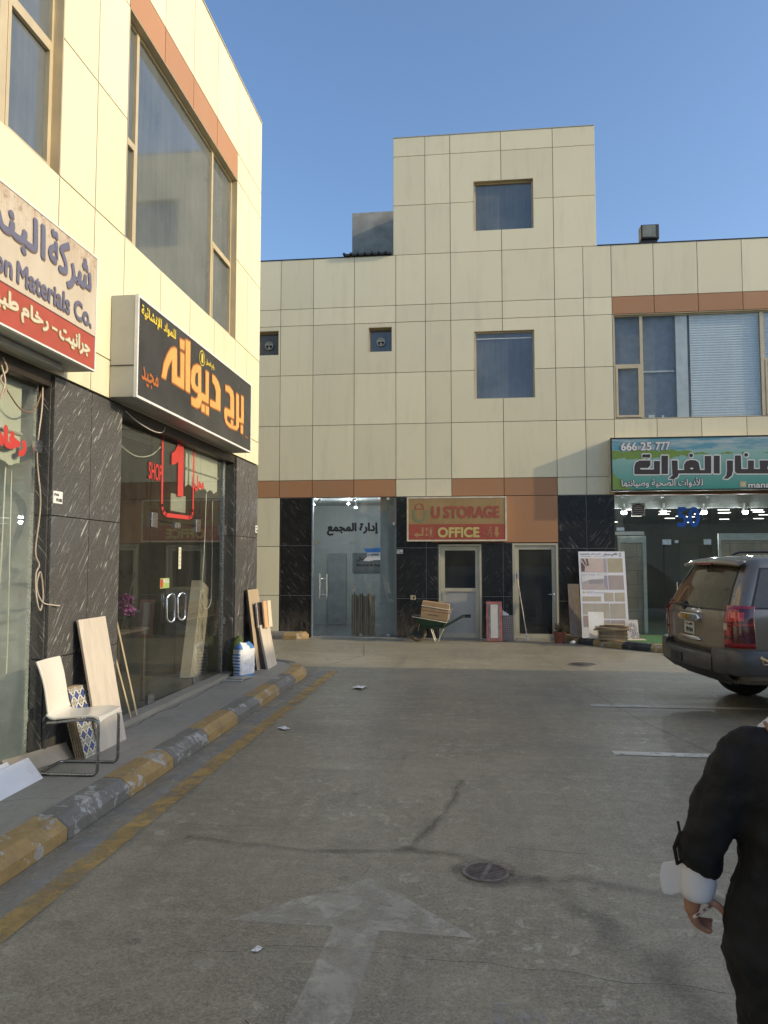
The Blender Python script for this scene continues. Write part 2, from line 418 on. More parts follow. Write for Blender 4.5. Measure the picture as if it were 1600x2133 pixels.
for pts, wid, j in (([(-1.9, 4.95), (-1.5, 4.86), (-1.07, 4.78), (-.65, 4.80), (-.42, 4.88)], .003, .05), ([(-1.35, 3.5), (-1.08, 3.53), (-.78, 3.61), (-.47, 3.60), (-.11, 3.54), (.05, 3.55), (.41, 3.50), (1.2, 3.42)], .0042, .05),
                    ([(-.42, 4.88), (-.21, 5.64), (-.10, 6.45), (.2, 6.6), (1.2, 6.5)], .003, .06), ([(-2.1, 5.15), (-1.7, 5.12), (-1.3, 5.2)], .005, .04),
                    ([(1.55, 11.3), (1.9, 8.9), (2.25, 7.45)], .007, 0), ([(-2.6, 13.0), (-2.1, 14.6), (-2.35, 16.4)], .012, 0), ([(1.2, 15.2), (1.45, 13.2), (1.6, 12.4)], .007, 0),
                    ([(.2, 4.95), (.7, 4.9), (1.5, 4.7)], .005, .05), ([(-.9, 3.0), (-.65, 2.7), (-.6, 2.2)], .006, .05), ([(-1.0, 4.1), (-.7, 4.25), (-.62, 4.6)], .004, .04)):
    ribbon('road_crack', pts, wid, M_CRACK, .0095, 'thin dark crack or joint line across the concrete road', 'crack', False, j)

# ---------------------------------------------------------------- kerbs and pavements
PROF = [(0, 0), (0, .085), (.075, .148), (.225, .152), (.225, 0)]      # inward distance, height
def sweep(mb, path, prof, gap=.004, mi=None):
    """profile swept along a ground path; inward is to the left of travel"""
    P = [Vector(p) for p in path]; N = len(P); n = len(prof); vs = []
    for i, p in enumerate(P):
        t0 = (P[i] - P[i - 1]).normalized() if i else (P[1] - P[0]).normalized()
        t1 = (P[i + 1] - P[i]).normalized() if i < N - 1 else t0
        t = (t0 + t1).normalized(); nn = Vector((-t.y, t.x)) / max(.5, t.dot(t0))
        e = gap if i == 0 else (-gap if i == N - 1 else 0)
        for d, z in prof:
            q = p + nn * d + t * e; vs.append((q.x, q.y, z))
    fs = [(i * n + k, i * n + (k + 1) % n, (i + 1) * n + (k + 1) % n, (i + 1) * n + k) for i in range(N - 1) for k in range(n)]
    fs += [tuple(range(n)), tuple((N - 1) * n + k for k in range(n - 1, -1, -1))]
    mb.add(vs, fs, mi)
def kerb(name, label, stones):
    k = thing(name, label, 'kerb', (stones[0][0][0][0], stones[0][0][0][1], 0)); k['kind'] = 'structure'
    for path, m in stones:
        b = MB(); sweep(b, path, PROF); b.build('kerb_stone', m, k, bevel=.008)
    return k
ys = [-.42, .48, 1.38, 2.2, 3.0, 3.88, 4.77, 5.67, 6.53, 7.41, 8.36, 9.25, 10.22, 11.14]
st = []
for i in range(len(ys) - 1): st.append(([(-2.62, ys[i]), (-2.62, ys[i + 1])], M_KY if i % 2 == 1 else M_KG))
st.append(([(-2.62, 11.14), (-2.62, 11.75), (-2.66, 12.05), (-2.78, 12.35)], M_KY))
st.append(([(-2.78, 12.35), (-3.0, 12.68), (-3.3, 12.92), (-3.75, 13.05)], M_KG))
st += [([(-3.75 - .9 * i, 13.05), (-4.65 - .9 * i, 13.05)], (M_KY, M_KG)[i % 2]) for i in range(5)]
kerb('kerb', 'long kerb of yellow and grey painted stones along the left pavement', st)
rk = [(2.0, 17.93), (2.1, 17.62), (2.28, 17.3), (2.55, 16.96), (2.8, 16.66), (3.05, 16.38), (3.28, 16.15), (3.52, 15.92), (3.72, 15.78), (4.1, 15.62), (4.6, 15.52), (5.4, 15.48), (6.3, 15.48), (7.2, 15.48), (8.1, 15.48), (9, 15.48)]
st = [(rk[0:3], M_KY), (rk[2:4], M_KB), (rk[3:6], M_KY), (rk[5:7], M_KB), (rk[6:8], M_KB), (rk[7:10], M_KY)] + [(rk[i:i + 2], (M_KB, M_KY)[i % 2]) for i in range(9, 15)]
k2 = kerb('kerb', 'curved kerb of yellow and black stones in front of the turf at shop 50', [(p[::-1], m) for p, m in st] if False else st)
kerb('kerb', 'short kerb with a yellow rounded end below the cream wall by the office', [([(-9, 17.48), (-4.42, 17.48)], M_KG), ([(-4.42, 17.48), (-4.1, 17.5), (-3.95, 17.62), (-3.9, 17.93)], M_KY)])
mb = MB()
pv = [(-3.75, -12), (-2.84, -12), (-2.84, 12.0), (-2.98, 12.3), (-3.2, 12.55), (-3.45, 12.72), (-3.8, 12.84), (-9, 12.84), (-9, 12.15), (-3.75, 12.15)]
mb.prism(pv, lambda u, v, t: (u, v, t), 0.0, .143)
mb.box(-3.66, -3.50, 7.3, 11.05, .143, .195); mb.box(-3.70, -3.56, -6, 5.95, .143, .2)
tag(mb.build('pavement', M_PAVE), 'grey concrete pavement in front of the left shops', 'pavement', kind='structure')
ribbon('road_crack', [(-3.42, 7.3), (-3.44, 8.2), (-3.40, 9.0), (-3.45, 9.8), (-3.42, 10.9)], .016, M_CRACK, .1475, 'broken seam between pavement and shop sill', 'crack', False, .05)
ribbon('road_crack', [(-3.45, 4.9), (-3.1, 5.1), (-2.9, 5.15)], .006, M_CRACK, .1475, 'hairline crack across the pavement beside the chair', 'crack', False, .03)
mb = MB(); mb.prism([(p[0] + .12, p[1] + .18) for p in rk] + [(9, 18.1), (2.12, 18.1)], lambda u, v, t: (u, v, t), 0, .14)
mb.prism([(-9, 17.68), (-4.3, 17.68), (-4.06, 17.8), (-4.06, 18.05), (-9, 18.05)], lambda u, v, t: (u, v, t), 0, .14)
tag(mb.build('pavement', M_PAVE), 'concrete pavement behind the kerbs of the far building', 'pavement', kind='structure')
def m_turf():
    s = NT('green_turf')
    c = s.mix(s.noise(90, 3, .7), (.02, .085, .02), (.07, .19, .05)); c = s.mix(s.math('MULTIPLY', s.ramp(s.noise(2, 4), .45, .7), .5), c, (.12, .13, .06))
    s.fin(c, .85); s.bump(s.noise(220, 2), .6, .01); return s.m
mb = MB(); mb.prism([(2.95, 16.85), (3.35, 16.35), (3.7, 16.08), (4.2, 15.88), (4.7, 15.80), (9, 15.78), (9, 17.95), (3.35, 17.95), (2.95, 17.2)], lambda u, v, t: (u, v, t), .1405, .152)
tag(mb.build('artificial_turf', m_turf()), 'flat green artificial turf laid on the pavement outside shop 50', 'turf', kind='stuff')

# ================================================================== buildings
XL, YF = -3.53, 18.0
fL = lambda u, v, t: (XL + t, u, v)
fF = lambda u, v, t: (u, YF - t, v)
def fbox(mb, fn, u0, u1, v0, v1, t0, t1, mi=None, val=None):
    mb.prism([(u0, v0), (u1, v0), (u1, v1), (u0, v1)], fn, t0, t1, mi, val)
def sub_rect(r, h):
    u0, u1, v0, v1 = r; a0, a1, b0, b1 = h
    if a0 >= u1 - 1e-6 or a1 <= u0 + 1e-6 or b0 >= v1 - 1e-6 or b1 <= v0 + 1e-6: return [r]
    out = []
    if a0 > u0: out.append((u0, a0, v0, v1))
    if a1 < u1: out.append((a1, u1, v0, v1))
    m0, m1 = max(u0, a0), min(u1, a1)
    if b0 > v0: out.append((m0, m1, v0, b0))
    if b1 < v1: out.append((m0, m1, b1, v1))
    return [q for q in out if q[1] - q[0] > .004 and q[3] - q[2] > .004]
def panels(mb, back, fn, cols, rows, holes, brown=(), gap=.0065, mb2=None, val=None, tb=-.2):
    for i in range(len(cols) - 1):
        for j in range(len(rows) - 1):
            c = (cols[i], cols[i + 1], rows[j], rows[j + 1])
            g = (c[0] + gap, c[1] - gap, c[2] + gap, c[3] - gap)
            rs = [g]; bs = [c]
            for h in holes:
                rs = [q for r_ in rs for q in sub_rect(r_, h)]; bs = [q for r_ in bs for q in sub_rect(r_, h)]
            cu, cv = (c[0] + c[1]) / 2, (c[2] + c[3]) / 2
            isb = any(b[0] <= cu <= b[1] and b[2] <= cv <= b[3] for b in brown)
            pv_ = rnd.random() if val is None else val(i, j)
            for q in rs: fbox(mb2 if isb else mb, fn, *q, -.03, 0, val=pv_)
            for q in bs: fbox(back, fn, *q, tb, -.032)
def pieces(name, m, parent, rects, fn, t0, t1, val=.5, bevel=0):
    for q in rects:
        b_ = MB(); fbox(b_, fn, *q, t0, t1, val=val); b_.build(name, m, parent, bevel=bevel)
def split_bands(mbx, name, m, parent, spans, axis):
    """one object per run of band panels"""
    for lo, hi in spans:
        b_ = MB()
        for k in range(0, len(mbx.v), 8):
            vs = mbx.v[k:k + 8]; c = sum(v[axis] for v in vs) / 8
            if lo <= c <= hi: b_.prism([], None, 0, 0) if False else b_.add(vs, [[i - k for i in f] for f in mbx.f[k // 8 * 6:k // 8 * 6 + 6]], 0, mbx.pv[k // 8 * 6])
        if b_.v: b_.build(name, m, parent)
def window(parent, fn, u0, u1, v0, v1, rec=.09, fw=.05, vbars=(), hbars=(), sashes=(), pane=None, frame=None, reveal=.012, label=None):
    """window (frame) with the pane as its sub-part; recessed in the wall"""
    f = MB(); fr = frame or M_ALU
    t0, t1 = -rec - .05, -rec
    for a, b_, c, d in ((u0, u0 + fw, v0, v1), (u1 - fw, u1, v0, v1), (u0 + fw, u1 - fw, v1 - fw, v1), (u0 + fw, u1 - fw, v0, v0 + fw * .5)):
        fbox(f, fn, a, b_, c, d, t0, t1)
    for a, b_, c, d in ((u0, u0 + reveal, v0, v1), (u1 - reveal, u1, v0, v1), (u0 + reveal, u1 - reveal, v1 - reveal, v1)):
        fbox(f, fn, a, b_, c, d, t1 + .002, .002)
    for u, wd, a, b_ in vbars: fbox(f, fn, u - wd / 2, u + wd / 2, a, b_, t0 + .003, t1 + .006)
    for v, wd, a, b_ in hbars: fbox(f, fn, a, b_, v - wd / 2, v + wd / 2, t0 + .006, t1 + .004)
    for a, b_, c, d, wd in sashes:
        for q in ((a, a + wd, c, d), (b_ - wd, b_, c, d), (a + wd, b_ - wd, c, c + wd), (a + wd, b_ - wd, d - wd, d)):
            fbox(f, fn, *q, t0 + .01, t1 + .012)
    wo_ = f.build('window', fr, parent)
    if label: wo_['label'] = label
    p = MB(); fbox(p, fn, u0 + .005, u1 - .005, v0 + .005, v1 - .005, t0 + .012, t0 + .022)
    p.build('pane', pane or M_TINT, wo_)
    return wo_

# ------------------------------------------------------------------ left building
LB = thing('shop_building', 'cream panelled two storey shop row with black stone piers along the left pavement', 'building', (XL, 6, 0))
ROWS = [3.40, 3.78, 5.14, 6.39, 7.62, 8.05, 9.28]
cl, br, bk = MB(), MB(), MB()
wins = [(7.24, 10.90), (2.34, 6.00), (-2.56, 1.10), (-7.5, -3.8)]
cols = [-12, -11.2, -10.3, -9.4, -8.4, -7.5, -6.6, -5.7, -4.7, -3.8, -3.2, -2.56, -1.65, -.73, .18, 1.10, 1.72, 2.34, 3.25, 4.17, 5.08, 6.0, 6.62, 7.24, 8.15, 9.06, 9.97, 10.90, 11.49, 12.2]
panels(cl, bk, fL, cols, ROWS, [(a, b_, 5.14, 7.62) for a, b_ in wins], [(a, b_, 7.62, 8.05) for a, b_ in wins], mb2=br)
# far end wall (faces the side lane), roof and core
fE = lambda u, v, t: (u, 12.2 + t - .001, v)
panels(cl, bk, fE, [-12.9 + .85 * i for i in range(12)], [0.0, 1.0, 2.2, 3.40] + ROWS[1:], [], tb=-.1)
core = MB(); core.box(-13, -3.76, -12, 12.07, 3.62, 9.1)
core.box(-13, -3.8, 11.2, 12.09, 0, 3.62); core.box(-13, -3.8, 6.1, 7.2, 0, 3.62); core.box(-13, -9.2, -12, 12.05, 0, 3.61)
bk.box(-3.74, -3.56, 12.07, 12.16, 3.4, 9.27)
cl.build('cladding', M_CREAM, LB); split_bands(br, 'brown_band', M_BROWN, LB, wins, 1); bk.build('backing_wall', M_JOINT, LB)
core.build('core', mat('plain_render', (.4, .38, .33), .8), LB)
cp = MB(); fbox(cp, fL, -12, 12.2, 9.281, 9.30, -.25, .012); cp.build('coping', M_ALUW, LB)
for a, b_ in wins:
    m1, m2 = a + .38, b_ - .88
    window(LB, fL, a, b_, 5.15, 7.62, .085, .045, [(m1, .06, 5.16, 7.58), (m2, .06, 5.16, 7.58)] if a > 6 else [(b_ - .72, .1, 5.16, 7.58), (a + .8, .07, 5.16, 7.58)],
           [(6.29, .05, a + .04, m1 - .02), (6.29, .05, m2 + .02, b_ - .04)] if a > 6 else [(6.29, .06, b_ - .70, b_ - .04)],
           [(a + .045, m1 - .03, 5.18, 6.265, .035), (m2 + .03, b_ - .045, 5.18, 6.265, .035)] if a > 6 else [(b_ - .67, b_ - .045, 5.18, 6.26, .04)], M_TINT)
# stone piers
mo = MB()
def pier(y0, y1, split):
    gr = MB(); mo = MB()
    for u0, u1 in ((y0, split), (split, y1)):
        for v0, v1 in ((.14, .99), (.99, 2.195), (2.195, 3.385)):
            fbox(gr, fL, u0 + .004, u1 - .004, v0 + .004, v1 - .004, -.03, -.002, val=.62 + .3 * rnd.random())
    fbox(mo, fL, y0 + .01, y1 - .01, .14, 3.40, -.26, -.032)
    for v0, v1 in ((.14, .99), (.99, 2.195), (2.195, 3.385)):           # side returns
        for yy in ((y0 - .012, y0 + .008), (y1 - .008, y1 + .012)):
            gr.box(XL - .24, XL - .033, yy[0], yy[1], v0 + .004, v1 - .004, val=.2)
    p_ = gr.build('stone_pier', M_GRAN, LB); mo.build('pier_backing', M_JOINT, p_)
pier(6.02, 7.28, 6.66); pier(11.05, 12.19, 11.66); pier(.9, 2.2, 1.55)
# shopfronts: panes, rails, doors
XG = XL - .13
fG = lambda u, v, t: (XG + t, u, v)
pieces('top_rail', M_DARK, LB, [(7.29, 11.04, 3.29, 3.40), (2.2, 6.01, 3.29, 3.40)], fG, -.06, .10)
for u0, u1, v0, v1 in ((7.3, 8.285, .2, 3.29), (8.295, 9.075, 2.285, 3.29), (9.085, 9.865, 2.285, 3.29), (9.875, 10.78, .2, 3.29), (10.785, 11.03, .2, 3.29), (4.15, 5.905, .2, 3.29), (2.25, 4.14, .2, 3.29)):
    g = MB(); fbox(g, fG, u0, u1, v0, v1, -.005, .005); g.build('glass_pane', M_SHOP, LB)
def d_handle(parent, fn, u, v0, v1, out, w_=.09):
    h = MB(); pts = []
    n = 6
    for i in range(n + 1):
        a = PI * i / n; pts.append(fn(u, v1 - .06 + .06 * math.sin(a * .5) if i <= n else v1, out * math.sin(a * .5)))
    pts = [fn(u - w_, v0 + .05, .02), fn(u - w_ * .8, v0 + .015, .035), fn(u - w_ * .4, v0, .05), fn(u + w_ * .1, v0 + .02, .065), fn(u + w_ * .25, v0 + .06, .07), fn(u + w_ * .25, v1 - .06, .07), fn(u + w_ * .1, v1 - .02, .065), fn(u - w_ * .4, v1, .05), fn(u - w_ * .8, v1 - .015, .035), fn(u - w_, v1 - .05, .02)]
    h.tube(pts, .014, 10, closed=True)
    h.build('handle', M_CHROME, parent, smooth=60)
for u0, u1, hu in ((8.295, 9.075, 8.86), (9.085, 9.865, 9.20)):
    g = MB(); fbox(g, fG, u0, u1, .21, 2.275, -.006, .006); d = g.build('door', M_SHOP, LB)
    d_handle(d, fG, hu, 1.08, 1.42, .07, .1)
    uu = u0 if hu < 9 else u1; ua, ub = min(uu, uu + (.16 if hu < 9 else -.16)), max(uu, uu + (.16 if hu < 9 else -.16))
    pieces('patch_fitting', M_STEEL, d, [(ua, ub, 2.2, 2.37), (ua, ub, .2, .3), (9.0 if hu < 9 else 9.085, 9.075 if hu < 9 else 9.16, 2.22, 2.29)], fG, -.02, .02, bevel=.003)
pieces('edge_channel', M_STEEL, LB, [(yy, yy + .022, .2, 3.29) for yy in (5.92, 10.79)], fG, .004, .03)
pieces('wall_clamp', M_STEEL, LB, [(10.77, 10.85, 2.2, 2.34), (10.77, 10.85, .9, 1.0), (5.88, 5.99, 2.72, 2.82), (5.9, 5.98, .5, .6)], fG, .03, .05)
# rooms behind the glass
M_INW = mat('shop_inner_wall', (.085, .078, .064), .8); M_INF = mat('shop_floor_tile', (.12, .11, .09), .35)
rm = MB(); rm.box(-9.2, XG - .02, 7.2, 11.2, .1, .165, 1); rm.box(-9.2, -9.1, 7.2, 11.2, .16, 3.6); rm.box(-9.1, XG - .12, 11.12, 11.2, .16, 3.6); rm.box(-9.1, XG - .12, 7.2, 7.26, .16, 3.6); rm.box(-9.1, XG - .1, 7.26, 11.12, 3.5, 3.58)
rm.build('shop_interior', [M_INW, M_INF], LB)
M_PALE = mat('pale_inner_panel', (.58, .60, .60), .6); M_PALEF = mat('pale_floor', (.45, .44, .38), .4)
rm = MB(); rm.box(-5.3, XG - .02, -6, 6.0, .1, .165, 1); rm.box(-4.2, XG - .42, -6, 6.0, .165, 3.5); rm.box(-4.6, XG - .02, 6.0, 6.08, .16, 3.5); rm.box(-4.75, XG - .1, -6, 6.0, 3.5, 3.58)
rm.build('shop_interior', [M_PALE, M_PALEF], LB)

# ------------------------------------------------------------------ far building
FB = thing('office_building', 'cream panelled two storey office block with a tower across the end of the yard', 'building', (0, YF, 0))
cl, br, bk = MB(), MB(), MB()
FR = [3.36, 3.78, 5.12, 6.37, 7.61, 8.03, 9.28]
FC = [-12, -11, -10, -9, -8, -7, -6, -5.3, -4.68, -3.86, -2.84, -1.82, -1.10, -.49, .74, 1.97, 2.64, 3.29, 4.25, 5.24, 6.23, 7.22, 8.2, 9.2, 10.2, 11.2, 12.2, 13.2, 14.2, 15.2]
WH = [(.07, 1.49, 5.68, 7.32), (-2.49, -1.91, 6.90, 7.51), (-5.30, -4.72, 6.90, 7.51), (3.31, 7.22, 5.13, 7.60), (8.2, 12.2, 5.12, 7.61), (.08, 1.51, 9.79, 11.03)]
panels(cl, bk, fF, FC, FR, WH, [(-12, -1.83, 3.37, 3.78), (-.48, 1.96, 3.37, 3.78), (3.3, 7.2, 7.62, 8.02), (8.2, 12.2, 7.62, 8.02)], mb2=br)
panels(cl, bk, fF, [-1.88, -1.10, -.49, .74, 1.97, 2.96], [9.28, 10.52, 11.76, 12.24], WH)
panels(cl, bk, fF, [-12, -10.6, -9.2, -7.8, -6.4, -5.3, -4.66], [.14, 1.0, 2.18, 3.36], [])
b = MB(); fbox(b, fF, -.98, 1.965, 2.262, 3.352, -.03, .002, val=.3); b.build('brown_sheet', M_BROWN, FB)     # over the two doors
fbox(bk, fF, -.98, 1.965, 2.262, 3.36, -.2, -.032)
core = MB(); core.box(-12, 16, YF + .205, 30, 3.64, 9.15); core.box(-1.84, 2.92, YF + .205, 22, 9.15, 12.18)
core.box(-12, -4.62, YF + .19, 30, 0, 3.64); core.box(-1.78, 3.22, YF + .24, 30, 0, 3.64); core.box(-4.62, -1.78, 21.6, 30, 0, 3.64)
core.box(3.22, 16, 27.5, 30, 0, 3.64)
core.build('core', mat('plain_render', (.4, .38, .33), .8), FB)
# tower flanks
for xx, s_ in ((-1.88, -1), (2.96, 1)):
    fS = lambda u, v, t, xx=xx, s_=s_: (xx + s_ * t, u, v)
    panels(cl, bk, fS, [YF + .005, 19.2, 20.5, 22], [9.29, 10.52, 11.76, 12.24], [], tb=-.035)
cl.build('cladding', M_CREAM, FB); split_bands(br, 'brown_band', M_BROWN, FB, [(-13, -1.83), (-.48, 1.97), (3.3, 7.3), (8, 13)], 0); bk.build('backing_wall', M_JOINT, FB)
cp = MB(); pieces('coping', M_DARK, FB, [(-12, -1.90, 9.281, 9.30), (2.98, 16, 9.281, 9.30)], fF, -.25, .012); cp = MB(); fbox(cp, fF, -1.88, 2.96, 12.241, 12.255, -.25, .01); cp.build('coping', M_ALUW, FB)
window(FB, fF, .08, 1.51, 9.79, 11.03, .11, .045, pane=M_TINT)
wm = window(FB, fF, .07, 1.49, 5.68, 7.32, .08, .045, pane=M_TINTF)
bl = MB(); fbox(bl, fF, .13, 1.43, 7.14, 7.165, -.108, -.10); bl.build('blind_rail', M_WHITE, wm)
for a in (-2.49, -5.30):
    ww = window(FB, fF, a, a + .58, 6.90, 7.51, .17, .025, pane=M_TINTF)
    b = MB(); c0 = (a + .29, 7.18)
    for r0, r1, t in ((.085, .105, -.15),):
        b.lathe([(r0, -.02), (r1, -.02), (r1, .012), (r0, .012)], M=frameM(fF(c0[0], c0[1], t), (1, 0, 0), (0, 0, 1)), n=28, caps=False)
    b.build('vent_ring', M_ALUW, ww, smooth=40)
    b = MB(); b.prism([(c0[0] + .083 * math.cos(PI * k / 12), c0[1] + .01 + .06 * math.sin(PI * k / 12)) for k in range(13)], fF, -.16, -.145)
    b.prism([(c0[0] - .03, c0[1] - .02), (c0[0] + .03, c0[1] - .02), (c0[0] + .012, c0[1] - .085), (c0[0] - .012, c0[1] - .085)], fF, -.16, -.143)
    b.build('vent_flap', M_ALUW, ww)
    b = MB(); b.lathe([(.001, 0), (.085, 0), (.085, .006)], M=frameM(fF(c0[0], c0[1], -.172), (1, 0, 0), (0, 0, 1)), n=24); b.build('vent_hole', M_BLACK, ww)
wr = window(FB, fF, 3.31, 7.22, 5.13, 7.60, .06, .04, [(3.95, .07, 5.15, 7.56), (6.64, .08, 5.15, 7.56)], [(6.40, .05, 3.35, 3.92), (6.45, .05, 6.68, 7.18)],
            [(3.355, 3.915, 5.17, 6.375, .05), (6.69, 7.17, 5.17, 6.42, .05)], pane=glass('window_glass', (.92, .95, .96), .04, (.4, .43, .45), .5))
M_SHUT = NT('white_roller_slats')
sx = M_SHUT.n('SeparateXYZ'); M_SHUT.l(M_SHUT.tc.outputs['Object'], sx.inputs[0])
hh = M_SHUT.math('FRACT', M_SHUT.math('MULTIPLY', sx.outputs[2], 17)); M_SHUT.fin(M_SHUT.mix(M_SHUT.ramp(hh, .86, .95), (.84, .86, .85), (.62, .65, .66)), .5); M_SHUT.bump(M_SHUT.math('SINE', M_SHUT.math('MULTIPLY', hh, PI)), .5, .02)
pieces('roller_shutter', M_SHUT.m, wr, [(5.06, 6.60, 5.14, 7.58), (6.68, 7.2, 5.14, 7.58)], fF, -.135, -.12)
b = MB(); fbox(b, fF, 4.74, 5.0, 5.14, 7.58, -.15, -.115); b.build('inner_post', M_WHITE, wr)
b = MB(); fbox(b, fF, 3.33, 4.73, 5.14, 7.59, -.20, -.195); b.build('inner_blind', mat('dim_blue_blind', (.22, .25, .29), .7), wr)
pieces('blind_bar', M_WHITE, wr, [(3.99, 4.70, 6.24, 6.275)], fF, -.17, -.15); pieces('sill_ornament', M_WHITE, wr, [(4.1, 4.24, 5.15, 5.23), (4.4, 4.45, 5.15, 5.22)], fF, -.165, -.15)
window(FB, fF, 8.2, 12.2, 5.12, 7.61, .06, .04, [(9, .07, 5.15, 7.56), (11.4, .08, 5.15, 7.56)])
# ground floor stone
def stone(u0, u1, vs_, sl):
    gr = MB(); mo = MB()
    for k in range(len(vs_) - 1): fbox(gr, fF, u0 + .006, u1 - .006, vs_[k] + .006, vs_[k + 1] - .006, -.03, -.002, val=sl * .5 + .05 + .4 * rnd.random())
    fbox(mo, fF, u0, u1, vs_[0], vs_[-1], -.18, -.009)
    p_ = gr.build('stone_pier', M_GRANF, FB); mo.build('pier_backing', M_MORTAR, p_)
stone(-4.64, -3.865, [0, 1.0, 2.2, 3.355], 0); stone(-1.815, -1.10, [0, .94, 2.14, 3.355], 1); stone(-1.10, -.83, [0, .94, 2.14, 3.355], 0)
stone(.21, .70, [0, 1.0, 2.25], 1); stone(.70, .91, [0, 1.0, 2.25], 0); stone(1.97, 2.62, [0, .9, 2.12, 3.355], 0); stone(2.62, 3.26, [0, .9, 2.12, 3.355], 1)
# aluminium doors
def alu_door(u0, u1, v1, split, hs, label):
    f = MB()
    for q in ((u0, u0 + .05, 0.02, v1), (u1 - .05, u1, 0.02, v1), (u0 + .05, u1 - .05, v1 - .05, v1)): fbox(f, fF, *q, -.12, .0)
    f.build('door_frame', M_ALUW, FB)
    d = MB(); a, b_ = u0 + .055, u1 - .055
    for q in ((a, a + .09, .03, v1 - .055), (b_ - .09, b_, .03, v1 - .055), (a + .09, b_ - .09, v1 - .055 - .09, v1 - .055), (a + .09, b_ - .09, .03, .14)): fbox(d, fF, *q, -.1, -.03)
    if split: fbox(d, fF, a + .09, b_ - .09, split - .04, split + .04, -.1, -.03)
    do = d.build('door', M_ALUW, FB); do['label'] = label
    g = MB(); fbox(g, fF, a + .085, b_ - .085, split or .13, v1 - .14, -.07, -.06); g.build('door_glass', M_DOORG, do)
    if split:
        p = MB(); fbox(p, fF, a + .085, b_ - .085, .13, split, -.072, -.05); p.build('lower_panel', mat('grey_door_panel', (.37, .37, .34), .35, 0, .07, 3), do)
    k = MB(); uu = a + .045 if hs < 0 else b_ - .045
    k.tube([fF(uu, 1.06, -.03), fF(uu, 1.06, .03), fF(uu + (.02 if hs < 0 else -.02), 1.06, .04), fF(uu + (.13 if hs < 0 else -.13), 1.055, .04)], .011, 8)
    fbox(k, fF, uu - .016, uu + .016, .9, 1.12, -.031, -.022); k.build('door_handle', M_STEEL, do, smooth=50)
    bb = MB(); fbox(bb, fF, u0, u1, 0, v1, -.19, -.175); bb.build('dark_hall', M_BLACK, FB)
alu_door(-.81, .195, 2.22, 1.15, -1, 'beige door with a glass upper half and grey lower panel'); alu_door(.915, 1.96, 2.24, None, 1, 'beige framed full glass door')
b = MB(); b.box(-3.86, 3.26, YF - .10, YF + .18, 0, .022); b.build('threshold', M_CONC, FB)
# office front
fO = lambda u, v, t: (u, YF + .04 - t, v)
for u0, u1, v0, v1 in ((-3.84, -2.845, 2.26, 3.34), (-2.838, -1.83, .04, 3.34)):
    g = MB(); fbox(g, fO, u0, u1, v0, v1, -.005, .005); g.build('glass_pane', M_OFFG, FB)
g = MB(); fbox(g, fO, -3.80, -2.85, .05, 2.25, -.006, .006); d = g.build('door', M_OFFG, FB)
h = MB()
for uu in (-3.66, -3.49):
    h.tube([fO(uu, .93, .05), fO(uu, 1.52, .05)], .014, 8)
for vv in (1.02, 1.40):
    h.tube([fO(-3.66, vv, .05), fO(-3.49, vv, .05)], .009, 8); h.tube([fO(-3.575, vv, -.05), fO(-3.575, vv, .05)], .01, 8)
h.build('handle', M_CHROME, d, smooth=50)
pieces('patch_fitting', M_STEEL, FB, ((-3.80, -3.68, 2.22, 2.30), (-2.95, -2.83, 2.22, 2.30), (-3.72, -3.66, 3.27, 3.33), (-2.88, -2.80, 3.27, 3.33), (-2.05, -1.98, 3.29, 3.345), (-2.86, -2.80, 1.1, 1.22), (-2.7, -2.64, .045, .1), (-2.05, -1.98, .045, .1), (-1.90, -1.85, 2.68, 2.75)), fO, -.02, .02)
b = MB(); fbox(b, fF, -3.862, -3.835, .02, 3.35, -.1, .012); b.build('edge_channel', mat('bluish_metal', (.32, .37, .42), .35, .6), FB)
M_OFW = mat('office_wall', (.40, .43, .43), .7, 0, .05); M_OFL = mat('office_floor', (.17, .19, .2), .3)
rm = MB(); rm.box(-4.62, -1.78, YF + .06, 21.6, 0.0, .03, 1); rm.box(-4.62, -1.78, 21.5, 21.6, .03, 3.6); rm.box(-4.66, -4.60, YF + .1, 21.5, .03, 3.6); rm.box(-1.86, -1.79, YF + .1, 21.5, .03, 3.6); rm.box(-4.6, -1.86, YF + .12, 21.5, 3.42, 3.5)
rm.box(-2.25, -1.86, YF + .45, YF + .7, .03, 3.42)
rm.build('office_interior', [M_OFW, M_OFL], FB)
d = MB(); d.box(-4.13, -3.60, 21.42, 21.49, .04, 2.05); d.box(-3.95, -3.7, 21.38, 21.42, 1.98, 2.03)
d.build('inner_door', mat('grey_inner_door', (.27, .295, .32), .5), FB)
# shop 50 front
fS5 = lambda u, v, t: (u, YF + .10 - t, v)
for u0, u1, v0, v1 in ((3.30, 4.34, .14, 3.34), (4.35, 5.33, 2.27, 3.34), (5.34, 9, .14, 3.34), (9.01, 13, .14, 3.34)):
    g = MB(); fbox(g, fS5, u0, u1, v0, v1, -.005, .005); g.build('glass_pane', M_OFFG, FB)
g = MB(); fbox(g, fS5, 4.36, 5.32, .16, 2.26, -.006, .006); d = g.build('door', M_OFFG, FB)
pieces('patch_fitting', M_STEEL, d, ((4.33, 4.52, 2.2, 2.32), (4.60, 4.68, 2.24, 2.30), (5.24, 5.4, 2.2, 2.32), (3.31, 3.48, 2.53, 2.60), (3.42, 3.48, 3.29, 3.34), (4.3, 4.38, 3.29, 3.34), (5.3, 5.38, 3.29, 3.34)), fS5, -.02, .02)
rail = MB(); fbox(rail, fF, 3.27, 13, 3.345, 3.40, -.15, .06); rail.build('top_rail', mat('rusty_rail', (.14, .06, .03), .6), FB)
h = MB(); h.tube([fS5(4.62, 1.0, .05), fS5(4.62, 1.35, .05)], .013); h.build('handle', M_CHROME, d)
